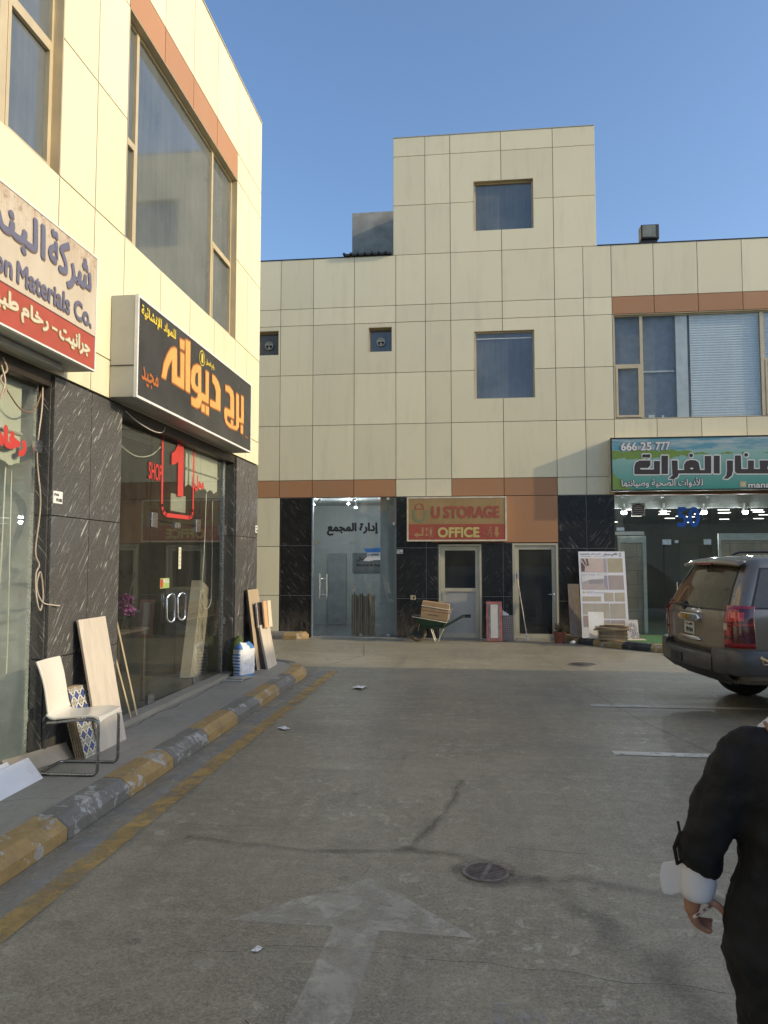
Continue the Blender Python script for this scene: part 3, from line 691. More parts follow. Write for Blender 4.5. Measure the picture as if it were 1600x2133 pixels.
M_S5W = mat('grey_green_wall', (.105, .115, .1), .7); M_S5C = mat('dark_ceiling', (.062, .06, .052), .6)
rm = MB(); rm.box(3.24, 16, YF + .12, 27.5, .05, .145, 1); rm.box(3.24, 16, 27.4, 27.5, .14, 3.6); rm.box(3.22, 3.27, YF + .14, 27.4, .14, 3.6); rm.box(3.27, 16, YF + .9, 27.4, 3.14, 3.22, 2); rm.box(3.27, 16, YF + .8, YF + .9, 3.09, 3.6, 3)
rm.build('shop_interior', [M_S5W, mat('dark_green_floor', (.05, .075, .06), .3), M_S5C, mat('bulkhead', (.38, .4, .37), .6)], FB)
b = MB(); b.box(3.8, 6.9, 26.5, 26.9, .14, 2.5); b.build('back_counter', mat('dark_fitout', (.03, .035, .03), .5), FB)
M_STRIP = emis('strip_glow', (1, .98, .9), 4)
for i in range(34):
    x, y = rnd.uniform(3.5, 13), rnd.uniform(19.2, 26.5); lt = MB(); lt.box(x - .14, x + .14, y - .03, y + .03, 3.13, 3.139); lt.build('ceiling_strip_light', M_STRIP, FB)
# ------------------------------------------------------------------ roof pieces
b = MB(); b.box(-3.55, -2.1, 22.05, 25, 9.15, 12.33); tag(b.build('stair_block', M_CONC), 'bare concrete roof block rising behind the tower', 'building')
b = MB()
for i in range(42):
    x = -3.12 + 1.2 * i / 42; h0 = 9.345 + (.03 if i % 6 < 2 else 0)
    b.add([(x, 17.93, h0), (x + .03, 17.93, h0), (x + .03, 19.2, h0 + .09), (x, 19.2, h0 + .09), (x, 17.93, h0 - .045), (x + .03, 17.93, h0 - .045), (x + .03, 19.2, h0 + .05), (x, 19.2, h0 + .05)],
          [(0, 1, 2, 3), (7, 6, 5, 4), (0, 4, 5, 1), (1, 5, 6, 2), (2, 6, 7, 3), (3, 7, 4, 0)])
b.box(-3.05, -2.99, 18.1, 18.16, 9.15, 9.34); b.box(-2.0, -1.94, 18.1, 18.16, 9.15, 9.34)
tag(b.build('corrugated_canopy', mat('dark_grey_sheet', (.03, .032, .03), .45)), 'dark corrugated sheet canopy on the roof edge beside the tower', 'canopy')
# ------------------------------------------------------------------ facing row, out of frame to the right: casts the long shadow
OB = thing('shop_building', 'cream shop row facing the yard from the right, out of the photo', 'building', (20.3, -10, 0))
b = MB(); b.box(20.3, 32, -70, 8.7, 0, 9.28); b.build('wall', M_CREAM, OB)
for i in range(9):
    b = MB(); b.box(20.26, 20.3, 4.6 - i * 5, 8.4 - i * 5, 5.15, 7.6); b.build('window', M_TINT, OB)
    b = MB(); b.box(20.26, 20.3, 4.6 - i * 5, 8.4 - i * 5, .2, 3.3); b.build('shop_window', M_TINT, OB)
    b = MB(); b.box(20.2, 20.29, 4.4 - i * 5, 8.6 - i * 5, 7.65, 8.05); b.build('brown_band', M_BROWN, OB)
# ================================================================== lettering
AR = {'ا':(0xFE8D,2),'أ':(0xFE83,2),'إ':(0xFE87,2),'ب':(0xFE8F,4),'ة':(0xFE93,2),'ت':(0xFE95,4),'ج':(0xFE9D,4),'ح':(0xFEA1,4),'خ':(0xFEA5,4),'د':(0xFEA9,2),'ر':(0xFEAD,2),'س':(0xFEB1,4),'ش':(0xFEB5,4),'ص':(0xFEB9,4),'ط':(0xFEC1,4),'ع':(0xFEC9,4),'ف':(0xFED1,4),'ق':(0xFED5,4),'ك':(0xFED9,4),'ل':(0xFEDD,4),'م':(0xFEE1,4),'ن':(0xFEE5,4),'ه':(0xFEE9,4),'و':(0xFEED,2),'ي':(0xFEF1,4),'ئ':(0xFE89,4)}
LA = {'ا':0xFEFB,'أ':0xFEF7,'إ':0xFEF9}
def arabic(s):
    """joined letter forms, laid out left to right"""
    out = []; prev = False; i = 0
    while i < len(s):
        c = s[i]
        if c not in AR: out.append(c); prev = False; i += 1; continue
        if c == 'ل' and i + 1 < len(s) and s[i + 1] in LA:
            out.append(chr(LA[s[i + 1]] + (1 if prev else 0))); prev = False; i += 2; continue
        b, n = AR[c]; nxt = n == 4 and i + 1 < len(s) and s[i + 1] in AR
        k = (3 if nxt else 1) if prev else (2 if nxt else 0)
        if n == 2: k = min(k, 1)
        out.append(chr(b + k)); prev = nxt; i += 1
    return ''.join(reversed(out))
def glyphs(body):
    c = bpy.data.curves.new('tmp', 'FONT'); c.body = body; c.resolution_u = 4
    o = bpy.data.objects.new('tmp', c); COL.objects.link(o)
    dg = bpy.context.evaluated_depsgraph_get(); dg.update()
    me = o.evaluated_get(dg).to_mesh()
    vs = [(v.co.x, v.co.y) for v in me.vertices]; fs = [tuple(p.vertices) for p in me.polygons]
    o.evaluated_get(dg).to_mesh_clear(); bpy.data.objects.remove(o); bpy.data.curves.remove(c)
    par = list(range(len(vs)))
    def find(a):
        while par[a] != a: par[a] = par[par[a]]; a = par[a]
        return a
    for f in fs:
        for q in f[1:]: par[find(q)] = find(f[0])
    ids = {}
    isl = [ids.setdefault(find(k), len(ids)) for k in range(len(vs))]
    return vs, fs, isl
DIRS = [(math.cos(PI * k / 4), math.sin(PI * k / 4)) for k in range(8)]
def text(mb, body, fn, box, t, bold=0.0, mi=0, skew=0.0):
    """letters fitted to a box (u0,u1,v0,v1) on a plane; bold thickens them"""
    if any(ch in AR for ch in body): body = arabic(body)
    vs, fs, isl = glyphs(body)
    x0 = min(v[0] for v in vs); x1 = max(v[0] for v in vs); y0 = min(v[1] for v in vs); y1 = max(v[1] for v in vs)
    u0, u1, v0, v1 = box; b = bold
    su = (u1 - u0 - 2 * b) / (x1 - x0); sv = (v1 - v0 - 2 * b) / (y1 - y0)
    offs = [(0, 0)] + ([(d[0] * b, d[1] * b) for d in DIRS] if b else [])
    for k, (du, dv) in enumerate(offs):
        mb.add([fn(u0 + b + (p[0] - x0) * su + du + skew * (p[1] - y0) * sv, v0 + b + (p[1] - y0) * sv + dv, t + .00025 * k + .00008 * (isl[i] % 3)) for i, p in enumerate(vs)], fs, mi)
def poly(mb, pts, fn, t, grow=0.0, mi=0):
    for k, (du, dv) in enumerate([(0, 0)] + ([(d[0] * grow, d[1] * grow) for d in DIRS] if grow else [])):
        mb.add([fn(u + du, v + dv, t + .0002 * k) for u, v in pts], [tuple(range(len(pts)))], mi)
def disc(c, r, n=20, r2=None): return [(c[0] + r * math.cos(2 * PI * k / n), c[1] + (r2 or r) * math.sin(2 * PI * k / n)) for k in range(n)]
def flat(name, col, rough=.5): return mat(name, col, rough, 0, .06, 5)
def sign_box(root, fn, u0, u1, v0, v1, depth, face, side, rim, lip=.022):
    b = MB(); fbox(b, fn, u0, u1, v0, v1, .004, depth - .012); b.build('housing', side, root, bevel=.006)
    b = MB()
    for q in ((u0 - .002, u0 + lip, v0 - .002, v1 + .002), (u1 - lip, u1 + .002, v0 - .002, v1 + .002), (u0 + lip, u1 - lip, v1 - lip, v1 + .002), (u0 + lip, u1 - lip, v0 - .002, v0 + lip)): fbox(b, fn, *q, depth - .03, depth + .004)
    b.build('rim', rim, root)
    b = MB(); fbox(b, fn, u0 + lip, u1 - lip, v0 + lip, v1 - lip, depth - .02, depth - .002); return b.build('sign_face', face, root)
# ------------------------------------------------------------------ rusty cream and red sign
def m_rusty():
    s = NT('rust_streaked_cream')
    sx = s.n('SeparateXYZ'); s.l(s.tc.outputs['Object'], sx.inputs[0])
    top = s.ramp(sx.outputs[2], 4.12, 4.46)
    st = s.ramp(s.noise(13, 6, .7, s.co((1, 1, .10))), .45, .68)
    c = s.mix(s.ramp(s.noise(3, 5), .3, .7), (.50, .43, .33), (.58, .51, .40))
    c = s.mix(s.math('MULTIPLY', st, s.math('ADD', s.math('MULTIPLY', top, .5), .12)), c, (.34, .17, .07))
    c = s.mix(s.math('MULTIPLY', s.ramp(s.noise(22, 5, .7), .5, .68), s.math('MULTIPLY', top, .8)), c, (.20, .08, .035))
    s.fin(c, .5); return s.m
M_HOUS = mat('grey_sign_metal', (.42, .42, .38), .42, .1, .06, 3)
S1 = thing('shop_sign', 'rust stained cream and red shop sign with slate blue letters at the left edge', 'sign', (XL, 3.5, 3.45))
D1 = .28
sign_box(S1, fL, 1.2, 6.16, 3.45, 4.46, D1, m_rusty(), M_HOUS, M_WHITE, .012)
b = MB(); fbox(b, fL, 1.215, 6.145, 3.465, 3.745, D1 - .01, D1 + .0); b.build('red_band', flat('sign_red', (.40, .075, .045)), S1)
b = MB(); fbox(b, fL, 1.215, 6.145, 3.745, 3.757, D1 - .01, D1 + .001); b.build('dark_line', flat('dark_red_line', (.14, .045, .03)), S1)
M_LB = flat('letter_slate_blue', (.135, .135, .20)); M_LSH = flat('letter_brown_edge', (.17, .12, .09)); M_LW = flat('letter_cream', (.62, .56, .42)); M_GOLDL = flat('letter_gold_edge', (.32, .18, .06))
sh = MB(); lt = MB()
for body, box, bold in (('شركة', (5.39, 6.06, 4.02, 4.405), .012), ('البندر', (4.42, 5.35, 4.035, 4.38), .012), ('Materials Co.', (4.995, 6.075, 3.81, 3.975), .0055), ('Construction', (3.80, 4.945, 3.81, 3.975), .0055)):
    text(sh, body, fL, (box[0] + .008, box[1] + .008, box[2] - .012, box[3] - .012), D1 + .001, bold); text(lt, body, fL, box, D1 + .004, bold)
sh.build('letter_shadow', M_LSH, S1, fix=False); lt.build('lettering', M_LB, S1, fix=False)
sh = MB(); lt = MB()
for body, box in (('جرانيت', (5.57, 6.06, 3.535, 3.70)), ('رخام', (5.06, 5.42, 3.54, 3.705)), ('طبيعي', (4.50, 5.03, 3.53, 3.715)), ('-', (5.465, 5.545, 3.615, 3.635))):
    b0 = .007 if body != '-' else .004
    text(sh, body, fL, (box[0] - .007, box[1] + .007, box[2] - .007, box[3] + .007), D1 + .002, b0 + .007); text(lt, body, fL, box, D1 + .005, b0)
sh.build('letter_edge', M_GOLDL, S1, fix=False); lt.build('lettering', M_LW, S1, fix=False)
b = MB(); b.box(XL + .02, XL + .13, 4.4, 5.9, 3.40, 3.446); tag(b.build('light_fixture', M_HOUS, None, bevel=.004), 'grey tube light fixture under the cream and red sign', 'light')
# ------------------------------------------------------------------ black sign with orange kufic letters
S2P=[[(7.579,3.773),(7.616,3.903),(7.694,4.017),(7.799,4.116),(7.885,4.155),(7.962,4.157),(7.976,3.851),(8.080,3.856),(8.066,4.155),(8.181,4.161),(8.192,3.759),(7.841,3.763),(7.841,4.013),(7.782,3.957),(7.724,3.883),(7.675,3.753),(7.564,3.750)],[(8.046,4.299),(8.185,4.314),(8.179,4.208),(8.056,4.199)],[(8.214,4.338),(8.358,4.354),(8.371,3.758),(8.238,3.759)],[(8.720,4.155),(8.585,4.148),(8.470,4.101),(8.410,4.027),(8.399,3.897),(8.445,3.833),(8.571,3.813),(8.630,3.816),(8.618,3.759),(8.545,3.721),(8.421,3.719),(8.425,3.637),(8.594,3.629),(8.697,3.656),(8.749,3.727),(8.754,3.758),(8.999,3.762),(8.988,4.151),(8.877,4.145),(8.890,3.846),(8.735,3.841)],[(9.119,4.161),(9.238,4.155),(9.360,4.114),(9.434,4.037),(9.439,3.760),(9.055,3.746),(9.052,3.825),(9.269,3.831),(9.262,3.986),(9.208,4.044),(9.123,4.070)],[(8.750,3.710),(8.864,3.715),(8.868,3.624),(8.753,3.623)],[(8.896,3.715),(9.014,3.720),(9.012,3.618),(8.900,3.619)],[(9.628,4.144),(9.816,4.161),(9.953,4.130),(9.995,4.058),(10.007,3.767),(9.708,3.759),(9.711,3.687),(9.787,3.664),(10.012,3.662),(10.111,3.679),(10.092,4.139),(10.214,4.138),(10.227,3.821),(10.331,3.822),(10.317,4.154),(10.436,4.158),(10.452,3.780),(10.229,3.768),(10.232,3.695),(10.153,3.636),(10.053,3.623),(9.819,3.615),(9.668,3.642),(9.610,3.704),(9.595,3.809),(9.641,3.842),(9.848,3.848),(9.840,4.031),(9.800,4.071),(9.724,4.079),(9.632,4.070)],[(9.872,3.723),(9.977,3.727),(9.980,3.668),(9.875,3.668)],[(10.314,3.735),(10.428,3.740),(10.424,3.625),(10.318,3.627)]]
H2P=[(8.613,4.062),(8.555,4.037),(8.528,3.987),(8.531,3.917),(8.567,3.888),(8.627,3.886)]
M_S2 = mat('black_sign_panel', (.04, .038, .037), .3, 0, .25, 2)
S2 = thing('shop_sign', 'black shop sign with big orange Arabic letters above the shop 1 entrance', 'sign', (XL, 8.9, 3.41))
sign_box(S2, fL, 6.98, 10.82, 3.41, 4.43, D1, M_S2, M_HOUS, M_WHITE)
b = MB(); fbox(b, fL, 6.972, 6.98, 3.72, 3.728, .01, D1 - .03); b.build('housing_seam', M_JOINT, S2)
M_OR = flat('letter_orange', (.72, .36, .10)); M_ORD = flat('letter_dark_orange', (.34, .12, .03)); M_YE = flat('letter_yellow', (.72, .55, .07))
sh = MB(); lt = MB(); hl = MB()
for p in S2P: poly(sh, p, fL, D1 + .001, .020); poly(lt, p, fL, D1 + .004)
poly(hl, H2P, fL, D1 + .006)
sh.build('letter_edge', M_ORD, S2, fix=False); lt.build('lettering', M_OR, S2, fix=False); hl.build('letter_counter', M_S2, S2, fix=False)
lt = MB(); text(lt, 'للمواد الإنشائية', fL, (7.05, 7.93, 4.215, 4.365), D1 + .002, .0045); text(lt, 'رقم المحل', fL, (8.88, 9.19, 4.21, 4.305), D1 + .002, .003)
for k in range(20):
    a0, a1 = 2 * PI * k / 20, 2 * PI * (k + 1) / 20; c = (8.755, 4.27)
    lt.add([fL(c[0] + r_ * math.cos(a), c[1] + r_ * math.sin(a), D1 + .002) for r_, a in ((.082, a0), (.095, a0), (.095, a1), (.082, a1))], [(0, 1, 2, 3)])
text(lt, '1', fL, (8.725, 8.79, 4.215, 4.325), D1 + .002, .006)
lt.build('lettering', M_YE, S2, fix=False)
lt = MB(); text(lt, 'مجيد', fL, (7.08, 7.49, 3.56, 3.75), D1 + .002, .006); lt.add([fL(10.52, 3.60, D1 + .002), fL(10.68, 3.60, D1 + .002), fL(10.68, 3.615, D1 + .002), fL(10.52, 3.615, D1 + .002)], [(0, 1, 2, 3)])
lt.build('lettering', flat('letter_rust', (.42, .13, .03)), S2, fix=False)
# ------------------------------------------------------------------ U STORAGE sign
S3 = thing('office_sign', 'ochre and red U STORAGE OFFICE sign over the beige doors', 'sign', (-.38, YF, 2.3))
def m_ochre():
    s = NT('stained_ochre'); st = s.ramp(s.noise(7, 6, .7, s.co((1, 1, .15))), .4, .72)
    c = s.mix(s.ramp(s.noise(2.5, 5), .3, .7), (.30, .185, .065), (.36, .235, .095)); c = s.mix(s.math('MULTIPLY', st, .4), c, (.40, .29, .15)); s.fin(c, .5); return s.m
D3 = .14
sign_box(S3, fF, -1.545, .785, 2.29, 3.335, D3, m_ochre(), M_ALUW, mat('pale_gold_rim', (.66, .57, .42), .45), .035)
b = MB(); fbox(b, fF, -1.51, .75, 2.326, 2.69, D3 - .01, D3); b.build('red_band', flat('faded_red', (.36, .075, .045)), S3)
M_SR = flat('letter_faded_red', (.36, .085, .05)); M_SG = flat('logo_green', (.20, .22, .12)); M_SY = flat('letter_pale_yellow', (.58, .47, .16)); M_ST = flat('symbol_tan', (.42, .24, .10))
lt = MB(); text(lt, 'U STORAGE', fF, (-.965, .625, 2.825, 3.115), D3 + .001, .015)
def arc_band(mb, c, r0, r1, a0, a1, fn, t, n=14):
    for k in range(n):
        p, q = a0 + (a1 - a0) * k / n, a0 + (a1 - a0) * (k + 1) / n
        mb.add([fn(c[0] + r * math.cos(a), c[1] + r * math.sin(a), t) for r, a in ((r0, p), (r1, p), (r1, q), (r0, q))], [(0, 1, 2, 3)])
arc_band(lt, (-1.25, 3.085), .08, .105, 0, PI, fF, D3 + .001)
for q in ((-1.355, -1.33, 3.04, 3.085), (-1.17, -1.145, 3.04, 3.085), (-1.33, -1.17, 3.04, 3.062)): lt.add([fF(q[0], q[2], D3 + .001), fF(q[1], q[2], D3 + .001), fF(q[1], q[3], D3 + .001), fF(q[0], q[3], D3 + .001)], [(0, 1, 2, 3)])
lt.build('lettering', M_SR, S3, fix=False)
lt = MB(); arc_band(lt, (-1.245, 2.9), .11, .165, PI, 2 * PI, fF, D3 + .001)
for q in ((-1.41, -1.355, 2.9, 3.03), (-1.135, -1.08, 2.9, 3.03)): lt.add([fF(q[0], q[2], D3 + .001), fF(q[1], q[2], D3 + .001), fF(q[1], q[3], D3 + .001), fF(q[0], q[3], D3 + .001)], [(0, 1, 2, 3)])
lt.build('lock_logo', M_SG, S3, fix=False)
lt = MB(); text(lt, 'OFFICE', fF, (-.825, .155, 2.375, 2.62), D3 + .002, .013); lt.build('lettering', M_SY, S3, fix=False)
lt = MB(); T3 = D3 + .002
poly(lt, [(-1.39, 2.44), (-1.29, 2.50), (-1.29, 2.465), (-1.20, 2.465), (-1.20, 2.62), (-1.155, 2.62), (-1.155, 2.415), (-1.29, 2.415), (-1.29, 2.375)], fF, T3)
poly(lt, [(.515, 2.62), (.585, 2.62), (.585, 2.48), (.62, 2.48), (.55, 2.375), (.48, 2.48), (.515, 2.48)], fF, T3)
lt.build('arrow_symbol', M_ST, S3, fix=False)
lt = MB()
def stroke(mb, pts, wd, fn, t):
    for a, b_ in zip(pts[:-1], pts[1:]):
        d = Vector((b_[0] - a[0], b_[1] - a[1])); n_ = Vector((-d.y, d.x)).normalized() * wd / 2; e = d.normalized() * wd * .3
        mb.add([fn(a[0] - e.x - n_.x, a[1] - e.y - n_.y, t), fn(b_[0] + e.x - n_.x, b_[1] + e.y - n_.y, t), fn(b_[0] + e.x + n_.x, b_[1] + e.y + n_.y, t), fn(a[0] - e.x + n_.x, a[1] - e.y + n_.y, t)], [(0, 1, 2, 3)])
stroke(lt, [(-1.085, 2.42), (-1.085, 2.48)], .018, fF, T3); stroke(lt, [(-1.085, 2.53), (-1.085, 2.60)], .018, fF, T3)
stroke(lt, [(-1.12, 2.45), (-1.085, 2.40), (-1.05, 2.45)], .014, fF, T3); stroke(lt, [(-1.12, 2.57), (-1.085, 2.62), (-1.05, 2.57)], .014, fF, T3)
stroke(lt, [(-1.03, 2.40), (-.93, 2.40), (-.93, 2.61), (-1.03, 2.61), (-1.03, 2.40)], .008, fF, T3)
poly(lt, disc((-.98, 2.575), .018, 10), fF, T3); poly(lt, [(-1.005, 2.55), (-.955, 2.55), (-.962, 2.49), (-.968, 2.42), (-.992, 2.42), (-.998, 2.49)], fF, T3)
stroke(lt, [(.22, 2.50), (.27, 2.50), (.28, 2.46), (.33, 2.45), (.335, 2.42), (.38, 2.41), (.385, 2.385), (.43, 2.385)], .009, fF, T3)
poly(lt, disc((.405, 2.62), .02, 10), fF, T3); stroke(lt, [(.40, 2.59), (.40, 2.50), (.43, 2.46), (.42, 2.40)], .016, fF, T3); stroke(lt, [(.40, 2.50), (.37, 2.46), (.34, 2.45)], .014, fF, T3); stroke(lt, [(.40, 2.58), (.36, 2.55), (.355, 2.51)], .011, fF, T3); stroke(lt, [(.40, 2.58), (.43, 2.55), (.44, 2.52)], .011, fF, T3)
lt.build('stair_and_lift_symbol', flat('symbol_pale_tan', (.46, .28, .15)), S3, fix=False)
# ------------------------------------------------------------------ river picture sign of shop 50
TS=[[(3.654,3.791),(3.658,3.970),(3.693,4.062),(3.782,4.106),(4.014,4.103),(4.012,3.988),(3.955,3.932),(3.790,3.934),(3.789,3.900),(4.087,3.895),(4.091,4.090),(4.223,4.088),(4.216,3.784)],[(4.259,4.209),(4.402,4.207),(4.392,3.788),(4.249,3.790)],[(4.480,4.096),(4.607,4.094),(4.609,3.876),(4.744,3.875),(4.747,4.000),(4.804,4.079),(4.891,4.101),(5.000,4.092),(5.064,4.041),(5.092,3.870),(5.190,3.868),(5.198,4.187),(5.339,4.185),(5.328,3.787),(4.626,3.796),(4.598,3.717),(4.510,3.672),(4.400,3.681),(4.490,3.753),(4.483,3.935)],[(5.394,4.190),(5.523,4.188),(5.512,3.784),(5.382,3.786)],[(5.671,4.077),(5.801,4.075),(5.798,3.848),(5.769,3.736),(5.681,3.664),(5.584,3.666),(5.651,3.737),(5.669,3.850)],[(5.847,4.188),(5.976,4.185),(5.978,3.880),(6.117,3.878),(6.123,4.070),(6.251,4.068),(6.245,3.876),(6.373,3.874),(6.369,4.066),(6.847,4.059),(6.838,3.766),(5.878,3.779),(5.836,3.825)]]
TD=[(3.880,4.208),(3.977,4.207),(4.905,4.203),(6.090,4.195)]
TH=[[(4.865,3.907),(4.909,3.929),(4.952,3.906),(4.908,3.884)],[(6.523,3.872),(6.546,3.950),(6.631,3.949),(6.629,3.870)]]
def m_river():
    s = NT('river_picture'); sx = s.n('SeparateXYZ'); s.l(s.tc.outputs['Object'], sx.inputs[0]); x, z = sx.outputs[0], sx.outputs[2]
    sky_ = s.mix(s.ramp(s.noise(2.2, 5, .6, s.co((.5, 1, 3.2))), .42, .62), (.09, .27, .34), (.40, .46, .46))
    wat = s.mix(s.ramp(z, 3.42, 4.3), (.035, .24, .20), (.26, .42, .38)); wat = s.mix(s.math('MULTIPLY', s.ramp(s.noise(3, 4, .6, s.co((.4, 1, 4))), .4, .7), .25), wat, (.10, .31, .26))
    c = s.mix(s.ramp(z, 4.325, 4.345), wat, sky_)
    gn = s.mix(s.noise(30, 3, .7), (.05, .13, .02), (.25, .36, .06))
    e = s.math('MULTIPLY', s.math('SUBTRACT', s.noise(5, 4), .5), .25)
    isl = s.math('MULTIPLY', s.math('LESS_THAN', s.math('ADD', s.math('ABSOLUTE', s.math('SUBTRACT', z, 4.245)), e), s.math('MULTIPLY', s.ramp(x, 5.2, 4.2), .10)), s.ramp(z, 4.36, 4.34))
    bush = s.math('LESS_THAN', s.math('ADD', s.math('ADD', s.math('MULTIPLY', s.math('SUBTRACT', x, 3.15), 1.3), s.math('SUBTRACT', z, 3.4)), s.math('MULTIPLY', e, 2)), .55)
    c = s.mix(s.math('MAXIMUM', isl, bush), c, gn)
    s.fin(c, .35); return s.m
S4 = thing('shop_sign', 'teal river picture sign with dark Arabic letters over shop 50', 'sign', (5.8, YF, 3.4))
D4 = .30
sign_box(S4, fF, 3.14, 8.6, 3.415, 4.635, D4, m_river(), mat('cream_sign_metal', (.55, .48, .34), .5), M_BLACK, .03)
M_DK = flat('letter_dark_brown', (.035, .026, .024)); M_LT = flat('letter_white', (.66, .66, .64))
sh = MB(); lt = MB(); hl = MB()
for p in TS: poly(sh, p, fF, D4 + .001, .026); poly(lt, p, fF, D4 + .004)
for c in TD: poly(sh, disc(c, .066), fF, D4 + .001); poly(lt, disc(c, .042), fF, D4 + .004)
for p in TH: poly(hl, p, fF, D4 + .006)
sh.build('letter_edge', M_LT, S4, fix=False); lt.build('lettering', M_DK, S4, fix=False); hl.build('letter_counter', M_LT, S4, fix=False)
sh = MB(); lt = MB()
for body, box, bo in (('666', (3.365, 3.73, 4.33, 4.525), .009), ('25', (3.80, 4.05, 4.33, 4.525), .009), ('777', (4.13, 4.455, 4.33, 4.525), .009), ('للأدوات الصحية وصيانتها', (3.365, 5.14, 3.475, 3.70), .004), ('manaralforat', (6.11, 7.25, 3.455, 3.585), .005)):
    text(sh, body, fF, (box[0] - .01, box[1] + .01, box[2] - .01, box[3] + .01), D4 + .002, bo + .010); text(lt, body, fF, box, D4 + .005, bo)
sh.build('letter_edge', M_DK, S4, fix=False); lt.build('lettering', M_LT, S4, fix=False)
lt = MB(); poly(lt, [(5.945, 3.47), (6.06, 3.47), (6.075, 3.485), (6.075, 3.59), (6.06, 3.605), (5.945, 3.605), (5.93, 3.59), (5.93, 3.485)], fF, D4 + .002); lt.build('camera_icon', flat('icon_tan', (.42, .36, .20)), S4, fix=False)
lt = MB(); arc_band(lt, (6.0025, 3.5375), .024, .034, 0, 2 * PI, fF, D4 + .004); lt.build('icon_ring', M_LT, S4, fix=False)
# ------------------------------------------------------------------ letters stuck on the glass
M_RED = flat('vinyl_red', (.50, .045, .035)); TG = .008
lt = MB()
fr_ = [(8.58, 3.25), (8.62, 3.33), (8.70, 3.355), (9.48, 3.355), (9.55, 3.33), (9.595, 3.26), (9.60, 2.47), (9.56, 2.40), (9.48, 2.375), (8.72, 2.365), (8.63, 2.40), (8.595, 2.47)]
stroke(lt, fr_ + [fr_[0]], .05, fG, TG); lt.build('red_frame_line', M_RED, LB, fix=False); lt = MB()
poly(lt, [(9.05, 3.33), (9.235, 3.335), (9.245, 2.63), (9.06, 2.62), (9.055, 3.05), (8.96, 3.01), (8.85, 2.985), (8.85, 3.13), (8.95, 3.17), (9.02, 3.24)], fG, TG + .002)
lt.build('red_number', M_RED, LB, fix=False); lt = MB(); text(lt, 'SHOP', fG, (8.20, 8.57, 2.745, 2.945), TG, .004); lt.build('shop_lettering', M_RED, LB, fix=False); lt = MB(); text(lt, 'محل', fG, (9.63, 9.99, 2.74, 2.96), TG, .012)
lt.build('red_lettering', M_RED, LB, fix=False); lt = MB(); text(lt, 'رخام', fG, (5.38, 5.83, 2.62, 2.88), TG, .018)
lt.build('red_lettering', M_RED, LB, fix=False)
lt = MB(); text(lt, 'إدارة المجمع', fO, (-3.50, -2.25, 2.435, 2.75), .008, .014); lt.build('black_lettering', M_BLACK, FB, fix=False)
lt = MB(); text(lt, '50', fS5, (4.66, 5.17, 2.60, 3.07), .008, .018); lt.build('blue_lettering', flat('vinyl_blue', (.012, .10, .42)), FB, fix=False)
lt = MB(); poly(lt, [(-2.47, 2.12), (-2.20, 2.15), (-2.20, 2.035), (-2.54, 2.03), (-2.62, 2.13)], fO, .009); lt.build('blue_flag_sticker', flat('flag_blue', (.05, .20, .52)), FB, fix=False)
lt = MB(); poly(lt, [(-2.52, 2.028), (-2.20, 2.028), (-2.20, 1.85), (-2.33, 1.85), (-2.48, 1.82), (-2.62, 1.835), (-2.52, 1.93)], fO, .009); fs_ = lt.build('white_flag_sticker', flat('flag_white', (.62, .63, .62)), FB, fix=False)
lt = MB(); text(lt, 'U  KUWAIT', fO, (-2.50, -2.225, 1.955, 2.005), .011, .002); lt.build('flag_lettering', M_BLACK, fs_, fix=False)
lt = MB(); poly(lt, [(8.575, 1.49), (8.845, 1.49), (8.845, 1.61), (8.575, 1.61)], fG, .012); pl = lt.build('pull_sticker', flat('sticker_green', (.30, .42, .12)), LB, fix=False)
lt = MB(); poly(lt, [(8.585, 1.50), (8.65, 1.50), (8.65, 1.60), (8.585, 1.60)], fG, .0135); lt.build('sticker_symbol', M_RED, pl, fix=False)
lt = MB(); text(lt, 'PULL', fG, (8.665, 8.835, 1.555, 1.60), .0135, .003); lt.build('sticker_lettering', M_LT, pl, fix=False)
lt = MB(); poly(lt, [(9.125, 1.715), (9.205, 1.715), (9.205, 1.985), (9.125, 1.985)], fG, .012); s5 = lt.build('strip_sticker', flat('sticker_cream', (.68, .66, .50)), LB, fix=False)
lt = MB()
for k, zz in enumerate((1.76, 1.81, 1.86, 1.91, 1.95)): poly(lt, disc((9.165, zz), .013, 8), fG, .0135)
lt.build('sticker_marks', flat('sticker_marks', (.25, .16, .08)), s5, fix=False)
lt = MB(); poly(lt, [(8.90, 2.43), (9.385, 2.43), (9.385, 2.645), (8.90, 2.645)], fG, -.012); lt.build('paper_notice', flat('old_paper', (.36, .36, .30), .8), LB, fix=False)
def plate(label, fn, u0, u1, v0, v1, l2=None):
    b = MB(); fbox(b, fn, u0, u1, v0, v1, -.001, .006); o = tag(b.build('wall_plate', M_WHITE, None, bevel=.002), label, 'plate')
    m = MB(); h = v1 - v0
    text(m, 'PAI', fn, (u0 + .01, u0 + (u1 - u0) * .55, v0 + h * .6, v0 + h * .82), .0075, .001); text(m, '19 5762', fn, (u0 + (u1 - u0) * .3, u1 - .012, v0 + h * .15, v0 + h * .42), .0075, .001)
    m.build('plate_lettering', M_BLACK, o, fix=False)
plate('small white number plate on the first black stone pier on the left', fL, 6.035, 6.18, 2.30, 2.405)
plate('small white number plate on the stone beside the U STORAGE sign', fF, -1.80, -1.655, 2.0, 2.10)
plate('small white number plate on the far edge of the last left pier', fL, 12.06, 12.17, 2.28, 2.40)
b = MB(); fbox(b, fF, -1.475, -1.36, .91, 1.015, -.002, .035); o = tag(b.build('socket_box', mat('old_ivory_plastic', (.5, .43, .28), .45), None, bevel=.006), 'ivory outdoor socket box on the stone above the wheelbarrow', 'socket')
b = MB(); fbox(b, fF, -1.41, -1.375, .93, .995, .036, .038); b.build('socket_hole', M_BLACK, o)
